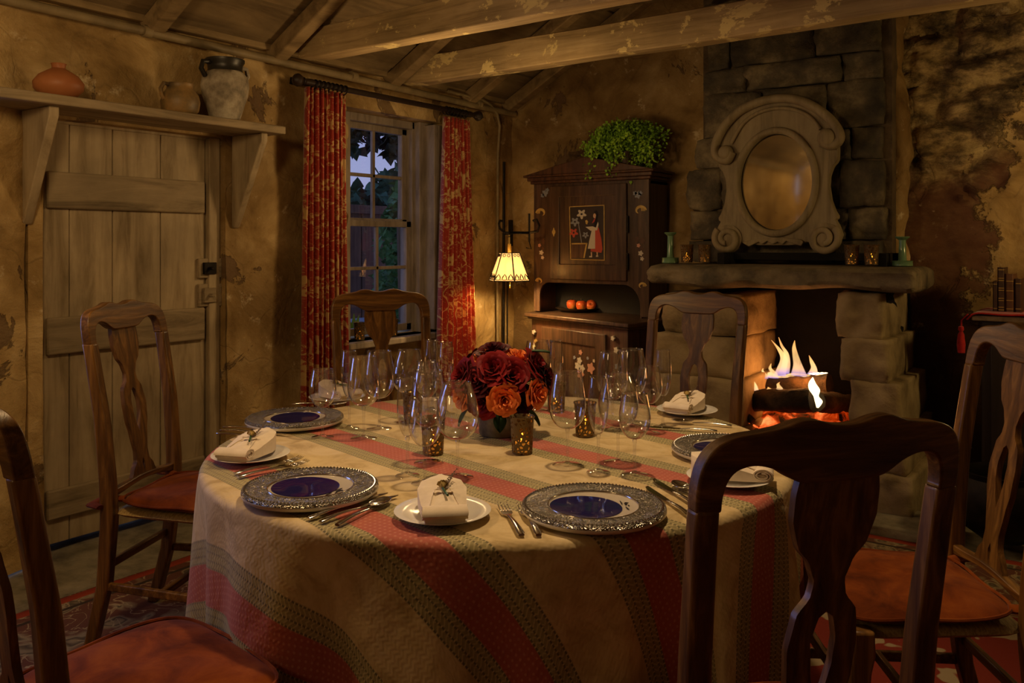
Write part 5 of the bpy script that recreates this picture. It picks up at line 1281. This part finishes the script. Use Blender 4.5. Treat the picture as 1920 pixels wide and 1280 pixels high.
CH = [(553, 782, 100, 'silver rimmed charger with navy centre at the left rear, before the door'), (583, 911, 150, 'silver rimmed charger with navy centre at the front left of the table'),
      (1113, 946, 185, 'silver rimmed charger with navy centre at the front, nearest the viewer'), (1366, 838, 170, 'charger with navy centre at the right, half hidden by the nearest chair')]
for px, py, ang, lb in CH:
    p = on_z(px, py, TT+.02); mk((p.x, p.y, TT), radians(ang)+YAW+pi, lb)
# side plates, napkins, dried flowers
spl = thing('side_plate', '', 'plate', group='ivory side plates under the napkins')
g = G(); g.lathe([(0, 0), (.055, 0), (.062, .003), (.085, .009), (.1035, .0155), (.105, .0165), (.1035, .0175), (.082, .012), (.058, .0055), (0, .005)], 64); g.build('plate_body', MAT['china'], spl, smooth=60)
nap = thing('napkin', '', 'napkin', group='folded ivory napkins')
g = G(); nl = 30; rings = []
HWt = [(0, .042), (.02, .044), (.06, .049), (.12, .054), (.155, .044), (.178, .028), (.188, .012)]
def hw_(y):
    for (a, b_), (c_, d) in zip(HWt, HWt[1:]):
        if y <= c_: return b_+(d-b_)*(y-a)/(c_-a)
    return .012
for i in range(nl+1):
    y = .188*i/nl; hw = hw_(y); t_ = .0045; zb_ = .020+.034*min(1, y/.15)
    ring = []; m = 12
    for j in range(m+1): u = -1+2*j/m; ring.append((hw*u, y, zb_+t_+.012*(1-u*u)*(1-.5*y/.188)+.0014*noise.noise(Vector((u*3, y*40, 1)))))
    for j in range(m+1): u = 1-2*j/m; ring.append((hw*u*.98, y, .013))
    rings.append(ring)
g.loft(rings)
# crease folds lying on top
for sgn in (-1, 1):
    g.tube([(sgn*.036, .01, .034), (sgn*.024, .07, .050), (sgn*.004, .15, .0625)], .0014, 6)
g.build('folded_cloth', MAT['linen'], nap, smooth=60)
g = G(); sp_ = []
for i in range(56):
    t_ = i/55; a = t_*2*pi*2.3; r = 1-.62*t_; sp_.append((.016-.024*cos(a)*r*1.0, .030+.0145*sin(a)*r))
th_ = .0032; rings = []
for i, (y, z) in enumerate(sp_):
    a_ = sp_[max(0, i-1)]; b_ = sp_[min(55, i+1)]; d = Vector((b_[0]-a_[0], b_[1]-a_[1])).normalized(); nx, nz_ = -d.y*th_/2, d.x*th_/2
    hw = .047+.0008*sin(i)
    rings.append([(-hw, y+nx, z+nz_), (hw, y+nx, z+nz_), (hw, y-nx, z-nz_), (-hw, y-nx, z-nz_)])
g.loft(rings); g.build('rolled_edge', MAT['linen'], nap, smooth=50)
def rosebloom(g, R, H, n=24, seed=0, opened=1.0):
    rnd = random.Random(seed); ga = 2.39996
    for k in range(n):
        t_ = k/(n-1); a0 = k*ga+rnd.uniform(-.15, .15); r0 = R*(.04+.20*t_); r1 = R*(.10+.86*t_**.85*opened); hh = H*(1.0-.42*t_**1.6)*rnd.uniform(.94, 1.05); wd = 1.25-.35*t_
        nu, nv = 8, 6
        def fn(u, v):
            uu = u*2-1; a = a0+uu*wd*(.35+.65*sin(pi*(.15+.7*v)))*.75
            curl = max(0, v-.72)/.28
            r = r0+(r1-r0)*(v**.8)+R*.10*curl*curl*(.4+t_)+R*.03*sin(3*uu+k)*v*t_
            z = hh*(v**.9)*(1-.10*uu*uu*v)-H*.10*curl*curl*(.3+t_)+.0
            return (r*cos(a), r*sin(a), z)
        g.grid(nu, nv, fn)
drf = thing('dried_flower', '', 'flower', group='dried rosebuds on the napkins')
g = G(); g.T = Matrix.Translation((0, .0, .008)) @ Matrix.Rotation(radians(-70), 4, 'X'); rosebloom(g, .013, .020, 14, 3, .9); g.build('bud', MAT['dryrose'], drf, smooth=180)
g = G(); g.tube([(0, .0, .006), (.004, -.02, .004), (.008, -.045, .0035)], .0028, 6); g.build('stem', MAT['leaf'], drf)
g = G(); g.add([(.002, -.012, .005), (-.014, -.022, .010), (-.022, -.012, .006), (-.010, -.006, .004)], [(0, 1, 2, 3)]); g.add([(.003, -.016, .005), (.020, -.020, .010), (.026, -.010, .008), (.012, -.006, .005)], [(0, 1, 2, 3)]); g.build('leaf', MAT['gilt'], drf, smooth=0)
g = G()
for k in range(5):
    a = -.5+.22*k; e = Vector((.012+.030*sin(a+.4), .010+.034*cos(a), .012+.006*k)); g.tube([(.006, -.004, .006), e], .0007, 4)
    for q in range(5): c_ = Vector((.006, -.004, .006)).lerp(e, .5+.12*q); g.lathe([(0, -.0016), (.0016, 0), (0, .0016)], 6, c_+Vector((.0015*(-1)**q, 0, 0)))
g.build('sprig', MAT['drystem'], drf)
mp1, mp2, mp3 = Maker(spl), Maker(nap), Maker(drf)
# (plate px,py), napkin front px -> back px direction, names
SP = [(470, 852, (418, 868), (560, 806), 'left table edge by the front charger'), (830, 958, (838, 985), (822, 900), 'front between the two nearest chargers'),
      (1288, 768, (1240, 790), (1330, 752), 'far right before the fireplace chair'), (1368, 894, (1420, 890), (1290, 880), 'right side behind the nearest chair post'),
      (632, 744, (668, 748), (590, 730), 'far left before the window curtain')]
for px, py, a, b_, wh in SP:
    p = on_z(px, py, TT+.012); A = on_z(*a, TT+.02); B = on_z(*b_, TT+.02); d = (B-A).normalized(); rz_ = atan2(-d.x, d.y)
    mp1((p.x, p.y, TT), rz_, 'ivory side plate at the '+wh)
    n0 = p-d*.095; n0.z = TT+.0; mp2((n0.x, n0.y, TT+.003), rz_, 'folded ivory napkin at the '+wh)
    f0 = p-d*.0; mp3((f0.x, f0.y, TT+.056), rz_+(.3 if px != 830 else 0), 'dried rosebud on the napkin at the '+wh)
# cutlery
def hand(g, L, w0=.0075, w1=.0045, t0=.0018):
    rings = []
    for i in range(13):
        t_ = i/12; y = L*t_; w_ = (.010-.0058*t_**.5 if i else .006); h_ = .0016+.0012*(1-t_); z = .004+.006*sin(pi*t_)*.6
        rings.append([(-w_, y, z-h_*.5), (-w_*.6, y, z-h_), (w_*.6, y, z-h_), (w_, y, z-h_*.5), (w_, y, z+h_*.3), (w_*.5, y, z+h_), (-w_*.5, y, z+h_), (-w_, y, z+h_*.3)])
    g.loft(rings)
fork = thing('fork', '', 'fork', group='silver forks'); g = G(); hand(g, .125); g.build('handle', MAT['silver'], fork, smooth=70)
g = G(); rings = []
for i in range(9):
    t_ = i/8; y = .123+.03*t_; w_ = .0035+.009*min(1, t_*1.5); z = .004-.001*sin(pi*t_); rings.append([(-w_, y, z-.001), (w_, y, z-.001), (w_, y, z+.001), (-w_, y, z+.001)])
g.loft(rings); g.build('head', MAT['silver'], fork, smooth=50)
for k in range(4):
    g = G(); x = -.0108+.0072*k; g.tube([(x, .152, .004), (x, .17, .0045), (x*.98, .19, .007), (x*.96, .202, .011)], [.0016, .0015, .0012, .0006], 6); g.build('tine', MAT['silver'], fork, smooth=180)
knife = thing('table_knife', '', 'knife', group='silver table knives'); g = G(); hand(g, .115); g.build('handle', MAT['silver'], knife, smooth=70)
g = G(); rings = []
for i in range(13):
    t_ = i/12; y = .113+.118*t_; w0, w1 = -.006-.004*sin(pi*min(1, t_*1.2)*.5), .006; 
    if t_ > .8: w0 = w0*(1-(t_-.8)*3.6); 
    rings.append([(w0, y, .0042), (w1*.8, y, .0032), (w1, y, .0048), (w1*.8, y, .006)])
g.loft(rings); g.build('blade', MAT['silver'], knife, smooth=50)
spoon = thing('soup_spoon', '', 'spoon', group='silver spoons'); g = G(); hand(g, .125); g.build('handle', MAT['silver'], spoon, smooth=70)
g = G()
def sb(u, v):
    a = 2*pi*u; r = v; x = .0205*r*cos(a)*(1-.12*sin(a)); y = .158+.036*r*sin(a); return (x, y, .0035+.0065*(r*r)+.001*max(0, -sin(a))*r)
g.grid(36, 10, sb); o = g.build('spoon_bowl', MAT['silver'], spoon, smooth=180); s_ = o.modifiers.new('t', 'SOLIDIFY'); s_.thickness = .0012
mf, mkn, ms = Maker(fork), Maker(knife), Maker(spoon)
CUT = [(mf, (440, 888), (585, 855), 'outer fork at the left between the side plate and the front left charger'), (mf, (446, 894), (598, 862), 'inner fork at the left touching the front left charger'),
       (mkn, (578, 972), (722, 925), 'left knife beside the front left charger'), (mkn, (601, 978), (748, 927), 'knife in the middle between charger and spoon at the front left'), (ms, (632, 984), (760, 922), 'spoon with its bowl beside the front napkin, left of it'),
       (mf, (978, 1003), (925, 922), 'left fork between the front napkin and the nearest charger'), (mf, (1010, 1003), (958, 910), 'right fork next to the nearest charger'),
       (mkn, (1296, 968), (1196, 902), 'knife right of the nearest charger'), (mkn, (1308, 950), (1222, 896), 'second knife right of the nearest charger, beside the spoon'), (ms, (1330, 950), (1246, 892), 'spoon beside the napkin behind the nearest chair post'),
       (mkn, (420, 800), (520, 806), 'rear knife left of the left rear charger'), (mkn, (414, 806), (520, 813), 'middle knife left of the left rear charger above the napkin'), (ms, (408, 812), (525, 824), 'spoon left of the left rear charger touching the napkin'),
       (ms, (1372, 798), (1290, 792), 'spoon behind the right charger near the fire'), (mkn, (1345, 808), (1262, 803), 'knife behind the right charger beside the flute foot'),
       (mf, (548, 757), (606, 757), 'fork at the far left before the curtain')]
for m_, a, b_, lb in CUT:
    A = on_z(*a, TT+.004); B = on_z(*b_, TT+.004); d = (B-A).normalized(); m_((A.x, A.y, TT+.0005), atan2(-d.x, d.y), lb)
# votives
vot = thing('votive_holder', '', 'candle holder', group='pierced metal votive holders')
g = G(); g.lathe([(0, 0), (.0285, 0), (.0290, .004), (.0335, .095), (.0365, .103), (.0350, .103), (.0325, .096), (.0275, .004), (0, .003)], 40); g.build('pierced_cup', MAT['pierced'], vot, smooth=60)
g = G(); g.lathe([(0, .004), (.020, .004), (.020, .030), (0, .029)], 20); cn = g.build('candle', MAT['wax'], vot, smooth=40)
g = G(); g.lathe([(0, .031), (.0035, .036), (.0045, .042), (.003, .050), (0, .060)], 10); g.build('candle_flame', MAT['flame'], cn, smooth=180)
mv = Maker(vot)
for px, py, lb in ((979, 856, 'lit pierced votive in front of the tin vase'), (1097, 824, 'lit pierced votive behind the right hand wine glass group'), (1043, 779, 'lit pierced votive behind the right side of the roses'),
                   (812, 858, 'lit pierced votive behind the front left glass cluster'), (884, 772, 'dark pierced votive behind the left of the tin vase'), (774, 800, 'dim pierced votive among the glasses left of the roses')):
    p = on_z(px, py-8, TT); mv((p.x, p.y, TT), px*.3, lb)
for px, py, lb in ((1288, 490, 'pierced votive at the left of the pair on the left of the mantel'), (1321, 492, 'pierced votive right of its twin, near the mirror foot on the left'), (1597, 503, 'pierced votive left in the pair right of the mirror'), (1634, 504, 'pierced votive right in the pair at the right of the mantel')):
    p = on_y(px, py, 4.58); mv((p.x, p.y, 1.243), px*.3, lb, (1.1, 1.1, 1.0))
for px, py, lb in ((673, 625, 'pierced votive at the left of the window sill'), (735, 612, 'pierced votive on the window sill behind the chair splat')):
    p = on_z(px, py, .765); mv((XW-.045, on_x(px, py, XW-.05).y, .762), px*.3, lb, (1.05, 1.05, 1.05))
# green candlesticks
cs_ = thing('candlestick', '', 'candlestick', group='green ceramic candlesticks')
g = G(); g.lathe([(0, 0), (.046, 0), (.050, .004), (.048, .026), (.051, .030), (.046, .032), (.024, .030), (.020, .036), (.0165, .12), (.0170, .148), (.030, .158), (.036, .164), (.034, .168), (.014, .160), (0, .158)], 40); g.build('stick_body', MAT['celadon'], cs_, smooth=50)
mcs = Maker(cs_); p = on_y(1257, 490, 4.58); mcs((p.x, 4.58, 1.236), 0, 'green glazed candlestick at the left end of the mantel', (1, 1, 1.08)); p = on_y(1692, 500, 4.66); mcs((p.x, 4.66, 1.236), 0, 'green candlestick in shadow at the right end of the mantel', (1, 1, .9))
# vase and roses
vp = on_z(938, 812, TT); vz = thing('tin_vase', 'grey weathered tin pot holding the roses', 'vase', (vp.x, vp.y, TT))
g = G(); g.lathe([(0, 0), (.064, 0), (.066, .004), (.0665, .05), (.0675, .110), (.070, .118), (.066, .118), (.062, .05), (0, .008)], 48, wob=.02); g.build('pot', MAT['tin'], vz, smooth=60)
g = G(); g.stone((0, 0, .102), (.058, .058, .012), 3, .1, 5, .6); g.build('foliage_filler', MAT['leaf'], vz)
fwd = Vector((_s, -_c, 0)); rgt = Vector((_c, _s, 0)); cc = Vector((vp.x, vp.y, TT+.172)); DB = 2.56
def makerose(mat, R, H, seed, op):
    o = thing('rose', '', 'rose', group='roses in the tin vase'); g = G(); rosebloom(g, R, H, 26, seed, op); g.build('bloom', MAT[mat], o, smooth=180)
    g = G(); g.lathe([(0, -.012), (.008, -.008), (R*.30, .004), (R*.22, .010), (0, .006)], 12); g.tube([(0, 0, -.006), (0, 0, -.055)], .003, 6); g.build('stem', MAT['leaf'], o); return Maker(o)
RM = {'o': makerose('rose_orange', .050, .052, 1, 1.0), 'r': makerose('rose_red', .056, .055, 2, 1.05), 'd': makerose('rose_dark', .054, .052, 3, 1.05)}
RS = [('o', 862, 728, 'orange rose at the far left of the bouquet'), ('o', 947, 728, 'orange rose at the lower front centre of the bouquet'), ('o', 1010, 722, 'orange rose at the right of the bouquet, face on'),
      ('o', 906, 658, 'orange rose at the upper left of the bouquet'), ('o', 975, 660, 'orange rose at the upper right of the bouquet'), ('r', 960, 685, 'bright red rose in the middle right of the bouquet'),
      ('d', 896, 694, 'large dark red rose left of the bouquet centre'), ('d', 922, 645, 'dark red rose at the very top of the bouquet'), ('r', 866, 688, 'red rose at the left edge above the orange one'),
      ('r', 1008, 672, 'red rose at the upper right edge of the bouquet'), ('d', 1026, 695, 'dark red rose peeping out at the right edge'), ('r', 925, 672, 'red rose just above the bouquet centre'), ('r', 905, 735, 'red rose low in front left of the orange centre rose'),
      ('d', 980, 742, 'dark rose tucked low between two orange roses')]
for i, (k, px, py, lb) in enumerate(RS):
    dx_ = (px-938)/FPX*DB; dz_ = (703-py)/FPX*DB; R = .138; dp = sqrt(max(.0016, R*R-dx_*dx_*1.0-dz_*dz_*1.6))
    if py < 665: dp = min(dp, .03)
    if k == 'o' and py > 700: dp += .028
    v_ = rgt*dx_+Vector((0, 0, dz_))+fwd*dp; nrm_ = (v_*1.0+Vector((0, 0, .035))).normalized()
    loc_ = cc+v_-nrm_*.030
    o = RM[k](tuple(loc_), 0, lb); o.rotation_mode = 'QUATERNION'; o.rotation_quaternion = nrm_.to_track_quat('Z', 'Y') 
for i, (k, a, e, lb) in enumerate((('o', 60, 20, 'orange rose at the back of the bouquet toward the window'), ('r', 110, 30, 'red rose at the back of the bouquet'), ('d', 160, 20, 'dark rose at the back left of the bouquet'), ('r', 20, 15, 'red rose at the back right of the bouquet'))):
    a = radians(a)+YAW; v_ = Vector((cos(a)*cos(radians(e)), sin(a)*cos(radians(e)), sin(radians(e))))*.105; o = RM[k](tuple(cc+v_*.75), 0, lb); o.rotation_mode = 'QUATERNION'; o.rotation_quaternion = v_.to_track_quat('Z', 'Y')
leaf = None
for i, (px, py, dn, lb) in enumerate(((870, 765, 50, 'dark green leaf hanging at the lower left of the bouquet'), (938, 776, 50, 'dark green leaf drooping over the front of the tin vase'), (1000, 765, 40, 'dark green leaf under the right orange rose'), (1012, 650, -10, 'pointed dark leaf at the upper right of the roses'), (985, 772, 45, 'short leaf beside the votive under the roses'))):
    g = G(); dx_ = (px-938)/FPX*DB; dz_ = (703-py)/FPX*DB; c_ = rgt*dx_+fwd*(.078 if py > 700 else .02)+Vector((0, 0, dz_))
    out_ = (rgt*dx_*1.5+fwd*.05).normalized(); d = (out_*cos(radians(dn))+Vector((0, 0, -sin(radians(dn))))).normalized(); sd_ = d.cross(Vector((0, 0, 1))).normalized(); up_ = sd_.cross(d)
    def lf(u, v): w_ = .020*sin(pi*min(1, v*.96+.04))**.8; q = c_+d*(v-.45)*.065+sd_*(u*2-1)*w_+up_*(.006*abs(u*2-1)-.006*v*v*2); return tuple(q)
    g.grid(6, 10, lf); o = g.build('rose_leaf', MAT['leaf'], smooth=180, loc=tuple(cc)); s_ = o.modifiers.new('t', 'SOLIDIFY'); s_.thickness = .0008; tag(o, lb, 'leaf', 'leaves in the tin vase')
